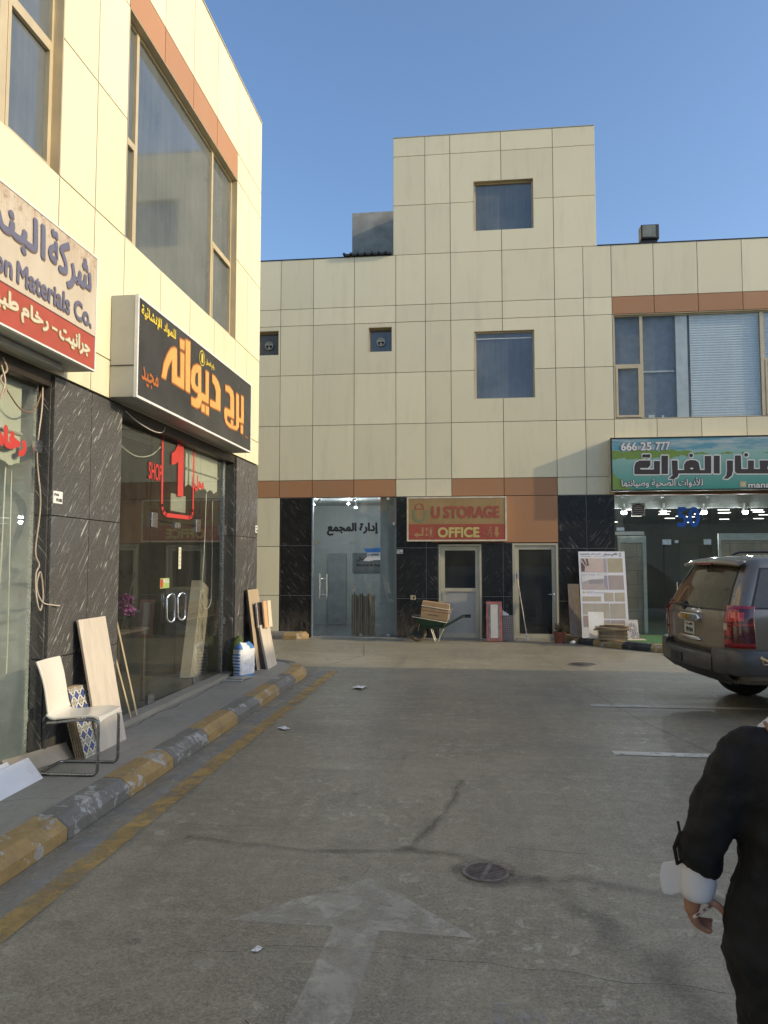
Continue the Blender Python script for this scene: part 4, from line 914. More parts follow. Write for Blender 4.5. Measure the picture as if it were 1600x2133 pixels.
# ================================================================== loose things
def wood(name, c1, c2, scale=(1.5, 26, 26), rough=.55, axis=None):
    s = NT(name); v = s.co(scale)
    g = s.noise(1, 6, .65, v, .5)
    c = s.mix(s.ramp(g, .35, .68), c1, c2); c = s.mix(s.math('MULTIPLY', s.ramp(s.noise(2.5, 4), .4, .7), .3), c, tuple(x * .75 for x in c1))
    s.fin(c, rough); return s.m
M_SLAB = wood('pale_wood_look_tile', (.66, .58, .47), (.52, .46, .38), (9, 9, 1.2), .4)
M_GREYW = wood('greige_wood_look_tile', (.40, .34, .26), (.33, .27, .2), (9, 1.2, 9), .5)
M_GREYV = wood('grey_brown_plank', (.27, .215, .16), (.17, .135, .10), (22, 22, 1.0), .5)
M_BOARD = wood('brown_board', (.42, .33, .22), (.36, .28, .18), (14, 14, .8), .5)
M_TWHITE = mat('white_glazed_tile', (.72, .73, .74), .3, 0, .04, 3)
M_TCREAM = mat('cream_tile', (.68, .57, .42), .4, 0, .06, 3)
M_TORANGE = mat('apricot_tile', (.62, .38, .20), .45, 0, .06, 3)
M_TDARK = mat('dark_tile_edge', (.10, .085, .07), .6, 0, .3, 9)
M_TEDGE = mat('brown_tile_edge', (.26, .19, .12), .7, 0, .2, 12)
PZ = .143
def slab(name, label, cat, o, ux, uy, w_, h_, t_, m, edge=None, group=None, bevel=.002, thing_kw=None, face=None):
    """thin board: origin = lower left of its front face, ux along width, uy up its face; thickness goes behind"""
    M = frameM(o, ux, uy); b = MB(); b.box(0, w_, 0, h_, -t_, 0, 0, M=M)
    if edge:
        for i in range(len(b.f)): b.m[i] = 1
        b.m[1] = 0
    ob = b.build(name, [m, edge] if edge else m, None, bevel=bevel)
    return tag(ob, label, cat, group)
# --- by the first pier
def m_pattern():
    s = NT('blue_pattern_tile'); sx = s.n('SeparateXYZ'); s.l(s.tc.outputs['Object'], sx.inputs[0])
    u = s.math('MULTIPLY', s.math('ADD', sx.outputs[1], s.math('MULTIPLY', sx.outputs[2], -.13)), 9.5); v = s.math('MULTIPLY', sx.outputs[2], 9.2)
    def ring(du, dv, r, wd):
        a = s.math('SUBTRACT', s.math('FRACT', s.math('ADD', u, du)), .5); b = s.math('SUBTRACT', s.math('FRACT', s.math('ADD', v, dv)), .5)
        d = s.math('SQRT', s.math('ADD', s.math('MULTIPLY', a, a), s.math('MULTIPLY', b, b)))
        return s.math('LESS_THAN', s.math('ABSOLUTE', s.math('SUBTRACT', d, r)), wd), d
    r1, d1 = ring(0, 0, .40, .045); r2, d2 = ring(.5, .5, .40, .045); r3, d3 = ring(.5, 0, .13, .04)
    vo = s.n('TexVoronoi'); vo.inputs['Scale'].default_value = 1.0
    cb = s.n('CombineXYZ'); s.l(s.math('MULTIPLY', u, .5), cb.inputs[0]); s.l(s.math('MULTIPLY', v, .5), cb.inputs[1]); s.l(cb.outputs[0], vo.inputs['Vector'])
    sp = s.n('SeparateXYZ'); s.l(vo.outputs['Color'], sp.inputs[0])
    base = s.mix(s.math('GREATER_THAN', sp.outputs[0], .5), (.02, .028, .10), (.05, .035, .025))
    c = s.mix(s.math('LESS_THAN', d1, .24), base, (.40, .37, .27)); c = s.mix(s.math('LESS_THAN', d1, .07), c, (.13, .12, .10)); c = s.mix(s.math('LESS_THAN', d2, .2), c, (.06, .10, .30))
    c = s.mix(s.math('MAXIMUM', s.math('MAXIMUM', r1, r2), r3), c, (.62, .60, .50))
    s.fin(c, .35); return s.m
M_PAT = m_pattern()
for k in range(5):
    lab = 'front patterned blue and white tile of the stack leaning on the first stone pier' if k == 0 else ('tile edge number %s behind the front blue patterned tile by the chair' % ('two', 'three', 'four', 'five')[k - 1])
    lab = ['front patterned blue and white tile of the stack leaning on the first stone pier', 'patterned tile standing just behind the front blue and white one', 'middle tile of the patterned stack leaning behind the white chair', 'patterned tile between the middle tile and the rearmost tile of that stack', 'rearmost patterned tile, against the stone pier, in the stack behind the chair'][k]
    slab('patterned_tile', lab, 'tile', (-3.262 - .017 * k, 6.19 - .004 * k, PZ), (0, 1, 0), (-.17, 0, .58), .30 + .003 * k, .60, .012, M_PAT if k == 0 else M_TEDGE, M_TEDGE if k == 0 else None, 'patterned tiles stacked on edge by the pier')
slab('tile_slab', 'tall pale wood look tile slab leaning on the first stone pier behind the chair', 'tile', (-3.245, 6.42, PZ), (0, 1, .0), (-.235, .05, 1.14), .50, 1.17, .022, M_SLAB, mat('slab_edge', (.45, .36, .27), .6))
slab('wood_plank', 'short greige plank lying on edge behind the white chair', 'plank', (-3.56, 5.60, PZ), (.16, .6, 0), (-.55, .16, .75), .66, .15, .03, mat('pale_greige', (.46, .39, .29), .5, 0, .12, 5), None)
for k in range(6):
    lab = ['front white tile strip of the pile at the lower left edge', 'second white tile strip from the front of the pile at lower left', 'third white tile strip from the front of the pile at lower left', 'fourth white tile strip from the front in the pile at lower left', 'white tile strip next to the rearmost in the lower left pile', 'rearmost white tile strip of the lower left pile, nearest the glass'][k]
    slab('white_tile_strip', lab, 'tile', (-3.262 - .034 * k, 4.62 - .03 * k + rnd.uniform(-.03, .03), PZ), (-.035, 1, 0), (-.6, 0, .75), .97 - .03 * k + (.06 if k == 1 else 0), (.20, .185, .205, .19, .2, .195)[k], .012, M_TWHITE, mat('bisque_edge', (.52, .49, .45), .7), 'white tile strips piled on edge')
for k, (a, b_) in enumerate((((XG + .02, 7.44, 1.27), (-3.52, 7.74, .2)), ((XG + .02, 7.37, 1.0), (-3.53, 7.62, .2)))):
    b = MB(); b.tube([a, b_], .011, 4); tag(b.build('wooden_strip', mat('pale_strip', (.55, .45, .28), .5)), ('longer thin pale strip leaning on the shop 1 glass beside the pier', 'shorter thin pale strip leaning on the shop 1 glass beside the pier')[k], 'strip', 'thin strips leaning on the glass')
# --- white cantilever chair
CH = thing('cantilever_chair', 'white shell chair on a bent steel tube frame standing on the left pavement', 'chair', (-3.13, 5.88, PZ), R(4))
def bend(pts, r=.05, n=5):
    out = [Vector(pts[0])]
    for i in range(1, len(pts) - 1):
        p, a, c = Vector(pts[i]), Vector(pts[i - 1]), Vector(pts[i + 1]); d0 = (a - p).normalized(); d1 = (c - p).normalized(); q0, q1 = p + d0 * r, p + d1 * r
        for k in range(n + 1):
            t = k / n; out.append(q0 * (1 - t) ** 2 + p * 2 * t * (1 - t) + q1 * t * t)
    return out + [Vector(pts[-1])]
b = MB(); W2 = .20
b.tube(bend([(-.20, -W2 + .02, .40), (.02, -W2, .43), (.215, -W2, .435), (.215, -W2, .013), (-.26, -W2 + .01, .013), (-.26, W2 - .01, .013), (.215, W2, .013), (.215, W2, .435), (.02, W2, .43), (-.20, W2 - .02, .40)]), .0125, 10)
b.build('steel_frame', mat('satin_steel_tube', (.34, .33, .32), .25, 1, .08, 8), CH, smooth=60, local=True)
prof = [(.235, .425), (.22, .447), (.15, .457), (.05, .452), (-.05, .44), (-.13, .432), (-.175, .437), (-.205, .462), (-.22, .50), (-.232, .56), (-.245, .64), (-.265, .73), (-.29, .81), (-.315, .875)]
def seat_pt(u, v):
    f = v * (len(prof) - 1); i = min(int(f), len(prof) - 2); t = f - i
    x = prof[i][0] * (1 - t) + prof[i + 1][0] * t; z = prof[i][1] * (1 - t) + prof[i + 1][1] * t
    hw = .215 - .012 * math.sin(PI * v) if v < .4 else .21 - .035 * math.sin(PI * min(1, (v - .4) / .35) * .5) * (1 - max(0, v - .8) * 2.5)
    y = (u - .5) * 2; hw += 0
    return (x - .02 * (y * y) * (1 if v > .55 else 0) * 0 + (.018 * y * y if v > .55 else 0), y * hw, z + (.006 * y * y if v < .5 else 0) - (.02 * (abs(y) ** 4) if v < .06 else 0))
b = MB(); b.grid(seat_pt, 14, 39)
so_ = b.build('seat_shell', mat('ivory_shell', (.70, .66, .57), .32, 0, .02, 3, coat=.3), CH, smooth=True, local=True)
md = so_.modifiers.new('thick', 'SOLIDIFY'); md.thickness = .016; md.offset = 0
md = so_.modifiers.new('round', 'BEVEL'); md.width = .005; md.segments = 2; md.limit_method = 'ANGLE'
# --- far end of the left pavement
BG = thing('cement_bag', 'blue and white paper bag of powder standing on the pavement by the last left pier', 'bag', (-3.33, 10.88, PZ), R(-22))
def bag_pt(u, v):
    a = u * 2 * PI; c, s_ = math.cos(a), math.sin(a)
    e = .55; hw, hd = .165, .085
    k = 1 + .10 * math.sin(v * PI) + .03 * mnoise.noise(Vector((c * 2, s_ * 2, v * 5)))
    top = max(0, (v - .84) / .16); hd *= (1 - .86 * top); hw *= (1 - .42 * top ** 1.4)
    x = hd * k * math.copysign(abs(c) ** e, c); y = hw * k * math.copysign(abs(s_) ** e, s_)
    return (x + .012 * mnoise.noise(Vector((y * 9, v * 7, 2))), y + .008 * mnoise.noise(Vector((v * 9, x * 9, 4))), v * .50 - (.02 * (1 - abs(s_)) if v > .9 else 0))
def m_bag():
    s = NT('printed_paper_bag'); sx = s.n('SeparateXYZ'); s.l(s.tc.outputs['Object'], sx.inputs[0]); y, z = sx.outputs[1], sx.outputs[2]
    band = s.math('ADD', s.math('LESS_THAN', z, .035), s.math('MULTIPLY', s.math('GREATER_THAN', z, .40), s.math('GREATER_THAN', s.math('ABSOLUTE', s.math('ADD', y, s.math('MULTIPLY', s.noise(6), .1))), .07)), True)
    sd_ = s.math('MULTIPLY', s.math('LESS_THAN', y, -.165), s.math('GREATER_THAN', s.math('SINE', s.math('MULTIPLY', z, 140)), -.1)); sd_ = s.math('MULTIPLY', sd_, s.math('LESS_THAN', z, .34))
    txt = s.math('MULTIPLY', s.math('MULTIPLY', s.math('GREATER_THAN', s.math('SINE', s.math('MULTIPLY', z, 330)), .35), s.math('LESS_THAN', s.math('ABSOLUTE', y), .1)), s.math('MULTIPLY', s.ramp(s.noise(70, 2), .42, .5), s.math('LESS_THAN', z, .24)))
    c = s.mix(s.ramp(s.noise(5, 4), .3, .7), (.66, .67, .68), (.74, .74, .73))
    c = s.mix(s.math('MULTIPLY', txt, .5), c, (.28, .33, .42)); c = s.mix(s.math('MAXIMUM', band, sd_), c, (.07, .20, .46))
    s.fin(c, .5); s.bump(s.noise(11, 5, .6, None, .6), .55, .02); return s.m
b = MB(); b.grid(bag_pt, 40, 30); n0 = len(b.v); b.build('bag_body', m_bag(), BG, smooth=70, local=True, weld=True)
def m_green():
    s = NT('green_fibre'); s.fin(s.mix(s.noise(60, 3, .7), (.03, .07, .012), (.13, .17, .05)), .9); s.bump(s.noise(90, 3), .9, .02); return s.m
b = MB(); b.lathe([(.001, 0), (.10, .0), (.115, .12), (.10, .3), (.085, .42), (.05, .50), (.001, .53)], n=22)
for i, p in enumerate(b.v): b.v[i] = tuple(Vector(p) * (1 + .22 * mnoise.noise(Vector(p) * 9)))
g_ = b.build('turf_roll', m_green(), None, smooth=70); g_.location = (-3.47, 11.02, PZ + .02); tag(g_, 'crumpled roll of green turf behind the blue and white bag', 'turf roll')
for k, (x, y, rz, sx_) in enumerate(((-3.37, 10.48, 8, .30), (-3.31, 10.62, -14, .26))):
    b = MB(); b.box(-sx_ / 2, sx_ / 2, -.15, .15, 0, .012); o = b.build('tile_offcut', mat('grey_tile', (.33, .32, .27), .6), None, bevel=.002); o.location = (x, y, PZ + .002 + .0125 * k); o.rotation_euler = (0, 0, R(rz)); tag(o, ('lower grey tile offcut lying on the pavement before the bag', 'upper grey tile offcut lying on the pavement before the bag')[k], 'tile', 'grey tile offcuts on the pavement')
slab('brown_board', 'tall plain brown board leaning on the last left pier', 'board', (-3.30, 11.46, PZ), (.05, 1, 0), (-.17, -.12, 1.2), .50, 1.24, .04, M_BOARD, mat('board_edge', (.05, .03, .02), .7))
FP = thing('sample_frame', 'small dark sample panel with a white edge standing on the tile stack', 'sample', (-3.28, 11.6, .79))
M_ = frameM((-3.325, 11.58, .80), (.05, 1, 0), (-.1, -.05, 1)); b = MB(); b.box(0, .25, 0, .37, -.02, 0, M=M_); b.build('panel', mat('dark_brown_panel', (.07, .045, .045), .3), FP)
b = MB()
for q in ((0, .012, 0, .37), (.25, .262, 0, .37), (0, .262, -.012, 0)): b.box(*q, -.022, .006, M=M_)
b.build('rim', M_WHITE, FP)
slab('apricot_tile', 'apricot tile standing between the dark sample and the cream tile', 'tile', (-3.245, 11.70, .77), (.05, 1, 0), (-.1, -.05, 1), .16, .42, .012, M_TORANGE)
slab('cream_tile', 'narrow cream tile standing on the stack beside the apricot tile', 'tile', (-3.22, 11.86, .77), (.05, 1, 0), (-.1, -.05, 1), .16, .42, .012, M_TCREAM)
for k in range(9):
    lab = ['front cream wood look tile of the stack by the last left pier', 'second tile from the front in the stack by the last pier', 'third tile from the front in the stack by the last pier', 'fourth tile from the front in the stack by the last pier', 'fifth tile, the middle one, in the stack by the last pier', 'sixth tile from the front in the stack by the last pier', 'seventh tile from the front in the stack by the last pier', 'tile next to the rearmost in the stack by the last pier', 'rearmost dark tile of the stack by the last left pier'][k]
    slab('stacked_tile', lab, 'tile', (-3.165 - .021 * k, 11.60 + .004 * k, PZ), (-.02, 1, 0), (-.14, -.05, .68), .58, .69 + .012 * math.sin(k * 2.1), .014, M_SLAB if k in (0, 1) else M_TDARK, None, 'tiles stacked on edge by the last left pier')
# --- wires on the left front
def wire(label, pts, r, m, name='cable', sub=6):
    P = [Vector(p) for p in pts]; out = []
    for i in range(len(P) - 1):
        p0, p1, p2, p3 = P[max(i - 1, 0)], P[i], P[i + 1], P[min(i + 2, len(P) - 1)]
        for k in range(sub):
            t = k / sub
            out.append(.5 * ((2 * p1) + (p2 - p0) * t + (2 * p0 - 5 * p1 + 4 * p2 - p3) * t * t + (3 * p1 - p0 - 3 * p2 + p3) * t ** 3))
    out.append(P[-1]); b = MB(); b.tube(out, r, 6)
    return tag(b.build(name, m, None, smooth=60), label, 'cable')
XW = XL - .09
wire('tan cable hanging down the pier edge with a coiled loop at its end', [(XW, 5.98, 3.36), (XW + .02, 5.95, 3.1), (XW, 5.93, 2.7), (XW + .02, 5.97, 2.3), (XW, 5.95, 1.9), (XW + .03, 5.96, 1.78), (XW + .04, 5.90, 1.70), (XW + .05, 5.90, 1.52), (XW + .05, 5.96, 1.40), (XW + .05, 6.0, 1.52), (XW + .05, 5.95, 1.72), (XW + .05, 5.90, 1.60), (XW + .06, 5.97, 1.47), (XW + .1, 6.06, 1.44), (XW + .12, 6.14, 1.43)], .0065, M_WIRE)
wire('brown cable sagging below the cream and red sign', [(XW + .05, 5.35, 3.2), (XW + .04, 5.45, 3.12), (XW + .04, 5.62, 3.02), (XW + .03, 5.80, 3.04), (XW, 5.95, 3.2), (XW, 5.98, 3.34)], .007, mat('brown_cable', (.26, .17, .12), .6))
wire('bundle of tangled wire at the left edge below the cream and red sign', [(XW + .05, 5.33, 3.38), (XW + .07, 5.38, 3.28), (XW + .05, 5.33, 3.2), (XW + .07, 5.37, 3.12), (XW + .05, 5.34, 3.05), (XW + .07, 5.36, 3.18), (XW + .06, 5.32, 3.3)], .008, M_WIRE)
wire('pair of pale wires sagging under the black sign', [(XG + .10, 7.40, 3.36), (XG + .10, 7.7, 3.30), (XG + .10, 8.1, 3.27), (XG + .10, 8.35, 3.30), (XG + .10, 8.42, 3.37)], .006, M_WIREW)
wire('white wire sagging across the upper glass of shop 1', [(XG - .06, 7.34, 3.22), (XG - .06, 7.6, 3.06), (XG - .06, 8.0, 2.98), (XG - .06, 8.4, 3.04), (XG - .06, 8.68, 3.18)], .006, M_WIREW)
wire('white looped blind cord hanging inside the right pane of shop 1', [(XG - .16, 10.55, 2.8), (XG - .16, 10.50, 2.0), (XG - .16, 10.42, 1.35), (XG - .16, 10.50, 1.17), (XG - .16, 10.66, 1.13), (XG - .16, 10.80, 1.22), (XG - .16, 10.83, 1.5), (XG - .16, 10.82, 2.7)], .007, M_WIREW, 'blind_cord')
wire('white looped blind cord hanging inside the nearest glass', [(XG - .10, 5.72, 2.6), (XG - .10, 5.70, 1.8), (XG - .10, 5.66, 1.0), (XG - .10, 5.70, .88), (XG - .10, 5.80, .88), (XG - .10, 5.82, 1.1), (XG - .10, 5.80, 2.55)], .006, M_WIREW, 'blind_cord')
# --- scalloped roller blinds
M_BLIND = mat('off_white_blind', (.55, .55, .47), .7, 0, .05, 2)
def blind(label, x, y0, y1, zt, zv, zb, nsc):
    t = thing('roller_blind', label, 'blind', (x, (y0 + y1) / 2, zb))
    n = 60; top = [(y0, zt), (y1, zt)]
    b = MB(); b.box(x - .004, x + .004, y0, y1, zv, zt); b.build('upper_cloth', M_BLIND, t)
    pts = []
    for i in range(n + 1):
        u = i / n; pts.append((y0 + (y1 - y0) * u, zb + .045 * abs(math.sin(u * nsc * PI)) ** .8 * (1 if True else 0)))
    b = MB(); vs = []
    for y, z in pts: vs += [(x, y, z), (x, y, zv - .012)]
    b.add(vs, [(2 * i, 2 * i + 2, 2 * i + 3, 2 * i + 1) for i in range(n)]); o = b.build('scalloped_valance', M_BLIND, t); m_ = o.modifiers.new('t', 'SOLIDIFY'); m_.thickness = .004
    b = MB(); b.tube([(x + .008, y0, zv - .005), (x + .008, y1, zv - .005)], .016, 8); b.build('rail', mat('blind_rail_grey', (.38, .38, .33), .5), t)
    return t
blind('off white scalloped roller blind behind the right glass of shop 1', XG - .07, 9.50, 10.74, 3.30, 3.03, 2.78, 4.5)
blind('off white scalloped roller blind behind the nearest glass at the left edge', XG - .06, 3.6, 5.84, 3.30, 2.86, 2.57, 8.5)
# --- inside shop 1
b = MB(); b.box(-4.4, -4.34, 7.5, 9.9, 3.40, 3.45); tag(b.build('tube_light', M_WHITE), 'white tube light on the ceiling inside shop 1', 'light')
M_DWOOD = mat('dark_wood', (.07, .05, .035), .45)
t = thing('display_table', 'dark low table with a shelf inside shop 1 beside the pier', 'table', (-4.05, 8.25, .165))
b = MB(); b.box(-4.25, -3.85, 7.5, 8.75, 1.0, 1.03); b.build('table_top', M_DWOOD, t)
for x, y in ((-4.22, 7.55), (-3.9, 7.55), (-4.22, 8.7), (-3.9, 8.7)):
    b = MB(); b.box(x - .02, x + .02, y - .02, y + .02, .165, 1.0); b.build('leg', M_DWOOD, t)
PL = thing('potted_flowers', 'purple flowers in a dark pot on the table inside shop 1', 'plant', (-4.0, 8.42, 1.03))
b = MB(); b.lathe([(.055, 0), (.07, .13), (.075, .13), (.06, .02), (.001, .02)], n=18); b.build('pot', M_BLACK, PL, smooth=50, local=True)
b = MB()
for i in range(150):
    a = rnd.uniform(0, 2 * PI); r_ = .10 * math.sqrt(rnd.random()); z = .17 + rnd.random() * .24 * (1 - r_ * 3); p = Vector((r_ * math.cos(a), r_ * math.sin(a), z))
    q = Euler((rnd.uniform(0, 6), rnd.uniform(0, 6), 0)).to_matrix(); s_ = rnd.uniform(.018, .032)
    b.add([p + q @ Vector(c) * s_ for c in ((-1, -.6, 0), (1, -.6, 0), (1.2, .6, .2), (-1.2, .6, .2))], [(0, 1, 2, 3)])
b.build('blossoms', mat('purple_petal', (.30, .05, .26), .6, 0, .4, 30), PL, local=True)
b = MB()
for i in range(10):
    a = i * .63; b.tube([(0, 0, .1), (.06 * math.cos(a), .06 * math.sin(a), .22), (.09 * math.cos(a), .09 * math.sin(a), .33)], .004, 4)
b.build('stems', mat('stem_green', (.05, .09, .03), .6), PL, local=True)
def m_mosaic():
    s = NT('dark_mosaic'); sx = s.n('SeparateXYZ'); s.l(s.tc.outputs['Object'], sx.inputs[0])
    fy = s.math('FLOOR', s.math('MULTIPLY', sx.outputs[1], 9)); fz = s.math('FLOOR', s.math('MULTIPLY', sx.outputs[2], 9)); cb = s.n('CombineXYZ'); s.l(fy, cb.inputs[0]); s.l(fz, cb.inputs[1])
    wn = s.n('TexWhiteNoise'); wn.noise_dimensions = '2D'; s.l(cb.outputs[0], wn.inputs['Vector'])
    c = s.mix(s.ramp(wn.outputs['Value'], .78, .8), (.025, .03, .035), (.16, .17, .18)); s.fin(c, .3); return s.m
b = MB(); b.box(-6.06, -6.0, 7.4, 11.1, .9, 2.5); b.box(-6.3, -6.06, 7.4, 11.1, .165, .9); tag(b.build('mosaic_panel', m_mosaic()), 'dark mosaic display wall with pale squares inside shop 1', 'display')
for k in range(8):
    lab = ['front tile of the row leaning inside the right end of shop 1', 'second leaning tile inside the right end of shop 1', 'third leaning tile inside the right end of shop 1', 'fourth leaning tile inside the right end of shop 1', 'fifth leaning tile inside the right end of shop 1', 'sixth leaning tile inside the right end of shop 1', 'leaning tile next to the last inside shop 1', 'last leaning tile, farthest right inside shop 1'][k]
    slab('display_tile', lab, 'tile', (-4.12, 10.42 + .055 * k, .17), (1, 0, 0), (0, .38, 1.3), .16, 1.42 - .02 * k, .016, M_SLAB, M_TCREAM, 'tiles leaning inside shop 1')
for k, (y0, w_, h_, lab) in enumerate(((8.75, .5, 1.25, 'reddish framed slab leaning in the middle of shop 1'), (9.2, .62, 1.5, 'brown framed slab leaning behind the door handles of shop 1'))):
    slab('framed_slab', lab, 'slab', (-5.0 - .3 * k, y0, .17), (0, 1, 0), (-.2, 0, 1.3), w_, h_, .03, mat('brown_slab%d' % k, ((.20, .13, .10), (.17, .11, .06))[k], .4, 0, .25, 4), M_TCREAM)
b = MB(); b.lathe([(.001, 0), (.22, .02), (.3, .12), (.22, .26), (.1, .3), (.001, .31)], n=20)
for i, p in enumerate(b.v): b.v[i] = tuple(Vector((p[0], p[1] * 1.6, p[2])) * (1 + .3 * mnoise.noise(Vector(p) * 7)))
o = b.build('plastic_bag', mat('blue_plastic', (.06, .16, .42), .35, 0, .3, 7), None, smooth=70); o.location = (-5.9, 9.5, 2.5); tag(o, 'crumpled blue plastic bag on top of the display wall in shop 1', 'bag')
# --- wheelbarrow and its box
WB = thing('wheelbarrow', 'green wheelbarrow with a dusty wheel standing before the beige door', 'wheelbarrow', (-1.26, 17.38, 0))
M_GRN = mat('dark_green_paint', (.022, .075, .045), .4, 0, .3, 7); M_TUBE = mat('green_tube_paint', (.03, .06, .04), .45); M_LEG = mat('bare_leg_steel', (.52, .48, .40), .4, .3)
b = MB(); My = Matrix.Translation((0, 0, .195)) @ Matrix.Rotation(PI / 2, 4, 'X')
b.lathe([(.12, -.025), (.14, -.045), (.175, -.045), (.193, -.025), (.195, 0), (.193, .025), (.175, .045), (.14, .045), (.12, .025)], n=32, M=My, caps=False)
wh = b.build('wheel', mat('dusty_tyre', (.16, .115, .075), .85, 0, .35, 12), WB, smooth=50, local=True)
b = MB(); b.lathe([(.02, -.05), (.02, -.02), (.05, -.015), (.12, -.024), (.12, .024), (.05, .015), (.02, .02), (.02, .05)], n=24, M=My); b.build('rim', mat('dark_rim', (.05, .055, .05), .6), wh, smooth=50, local=True)
top = [(-.10, -.30), (.66, -.27), (.66, .27), (-.10, .30)]; bot = [(.12, -.17), (.56, -.19), (.56, .19), (.12, .17)]
b = MB(); zt = (.58, .45); zb = .335
T = [Vector((x, y, zt[0] + (zt[1] - zt[0]) * (x + .1) / .76)) for x, y in top]; Bt = [Vector((x, y, zb)) for x, y in bot]
b.add(T + Bt, [(4, 5, 6, 7), (0, 1, 5, 4), (1, 2, 6, 5), (2, 3, 7, 6), (3, 0, 4, 7)]); o = b.build('tray', M_GRN, WB, local=True, bevel=.02); m_ = o.modifiers.new('t', 'SOLIDIFY'); m_.thickness = .006
b = MB(); b.tube([(p.x, p.y, p.z) for p in T], .011, 8, closed=True); b.build('tray_rim', mat('worn_rim', (.42, .38, .28), .5), o, local=True, smooth=60)
for s_ in (-1, 1):
    b = MB(); b.tube(bend([(-.22, s_ * .05, .17), (-.02, s_ * .07, .195), (.12, s_ * .17, .32), (.58, s_ * .22, .33), (1.02, s_ * .27, .585), (1.19, s_ * .27, .585)], .04), .015, 8); b.build('handle_tube', M_TUBE, WB, local=True, smooth=60)
    b = MB(); b.tube([(1.07, s_ * .27, .585), (1.20, s_ * .27, .585)], .02, 10); b.build('grip', M_BLACK, WB, local=True, smooth=50)
    b = MB(); b.tube(bend([(.30, s_ * .19, .325), (.40, s_ * .21, .015), (.46, s_ * .21, .015), (.60, s_ * .21, .34)], .03), .011, 7); b.build('leg', M_LEG, WB, local=True, smooth=60)
    b = MB(); b.tube([(.0, s_ * .06, .2), (.06, s_ * .16, .45)], .008, 6); b.build('brace', M_LEG, WB, local=True)
M_CARD = mat('brown_cardboard', (.36, .235, .125), .75, 0, .12, 5)
CB = thing('cardboard_box', 'brown cardboard box tied with pale string lying in the wheelbarrow', 'box', (-.86, 17.38, .70), rot=(0, R(7.5), 0))
b = MB(); b.box(-.31, .31, -.20, .20, -.19, .19); b.build('carton', M_CARD, CB, local=True, bevel=.006)
b = MB(); b.box(-.313, .313, -.2045, .2045, -.012, -.004); b.build('flap_line', mat('card_dark', (.16, .09, .045), .8), CB, local=True)
b = MB(); b.tube([(-.316, -.206, .085), (.316, -.206, .07), (.316, .206, .07), (-.316, .206, .085)], .009, 6, closed=True); b.tube([(.316, -.1, .07), (.40, -.12, .10)], .007, 5); b.tube([(.316, -.1, .07), (.36, -.14, .03), (.33, -.16, -.05), (.33, -.17, -.14)], .007, 5); b.build('string', mat('pale_string', (.62, .55, .42), .8), CB, local=True)
lt = MB(); text(lt, 'HTEC CARAW', lambda u, v, t: (u, -.2015 - t, v), (-.14, .10, -.105, -.08), .001, .001); lt.build('print', mat('print_dark', (.12, .09, .06), .7), CB, local=True, fix=False)
# --- things between the beige doors
def wrapped(u, v): return None
TB = thing('tile_box', 'white tile pack with red wrapped edges standing between the two beige doors', 'box', (.46, 17.5, 0))
M_ = frameM((.285, 17.44, .022), (1, .0, 0), (0, .14, 1)); b = MB(); b.box(0, .355, 0, .89, -.05, 0, M=M_); b.build('pack', mat('pinkish_red_wrap', (.34, .12, .105), .4, 0, .2, 8), TB, bevel=.006)
b = MB(); b.box(.055, .30, .065, .83, .001, .004, M=M_); b.build('clear_window', mat('grey_film', (.20, .18, .185), .25, 0, .3, 9), TB)
b = MB(); b.box(.10, .26, .07, .82, .0045, .008, M=M_); b.build('white_tile_face', mat('offwhite_tile', (.54, .51, .46), .35, 0, .08, 7), TB)
s = NT('brown_weave_tile'); ck = s.n('TexChecker'); ck.inputs['Scale'].default_value = 34; s.l(s.co((1, 1, 1), (0, R(45), 0)), ck.inputs['Vector']); s.fin(s.mix(ck.outputs['Fac'], (.13, .105, .095), (.25, .205, .18)), .4)
slab('woven_pattern_tile', 'brown woven pattern tile leaning beside the second beige door', 'tile', (.655, 17.60, .022), (1, .02, 0), (0, .12, 1), .25, .57, .02, s.m)
b = MB(); b.add([(.66, 17.70, .56), (.80, 17.70, .57), (.80, 17.71, .62), (.76, 17.71, .625), (.73, 17.71, .66), (.70, 17.71, .67), (.66, 17.71, .70)], [(0, 1, 2, 3, 4, 5, 6)])
o = b.build('torn_sheet', M_WHITE); m_ = o.modifiers.new('t', 'SOLIDIFY'); m_.thickness = .006; tag(o, 'torn white foam sheet sticking up behind the woven pattern tile', 'sheet')
PO = thing('broom_handle', 'white pole with a blue grip leaning on the second beige door', 'pole', (1.22, 17.78, .02))
b = MB(); b.tube([(1.22, 17.76, .02), (1.02, 17.985, 1.42)], .012, 8); b.build('shaft', mat('pale_pole', (.6, .55, .45), .5), PO, smooth=60)
b = MB(); b.tube([(1.022, 17.983, 1.41), (1.003, 18.0, 1.53)], .015, 8); b.build('grip', mat('blue_grip', (.02, .035, .22), .4), PO, smooth=60)
b = MB(); b.tube([(1.24, 17.75, .022), (1.217, 17.763, .06)], .022, 8); b.build('tip', M_WHITE, PO, smooth=60)
PT = thing('potted_plant', 'small dry shrub in a terracotta plastic pot at the kerb end', 'plant', (1.90, 17.42, 0))
b = MB(); b.lathe([(.10, 0), (.128, .21), (.14, .212), (.142, .25), (.128, .25), (.12, .215), (.001, .205)], n=28); b.build('pot', mat('terracotta_plastic', (.27, .08, .045), .5, 0, .12, 6), PT, local=True, smooth=40)
b = MB(); b2 = MB()
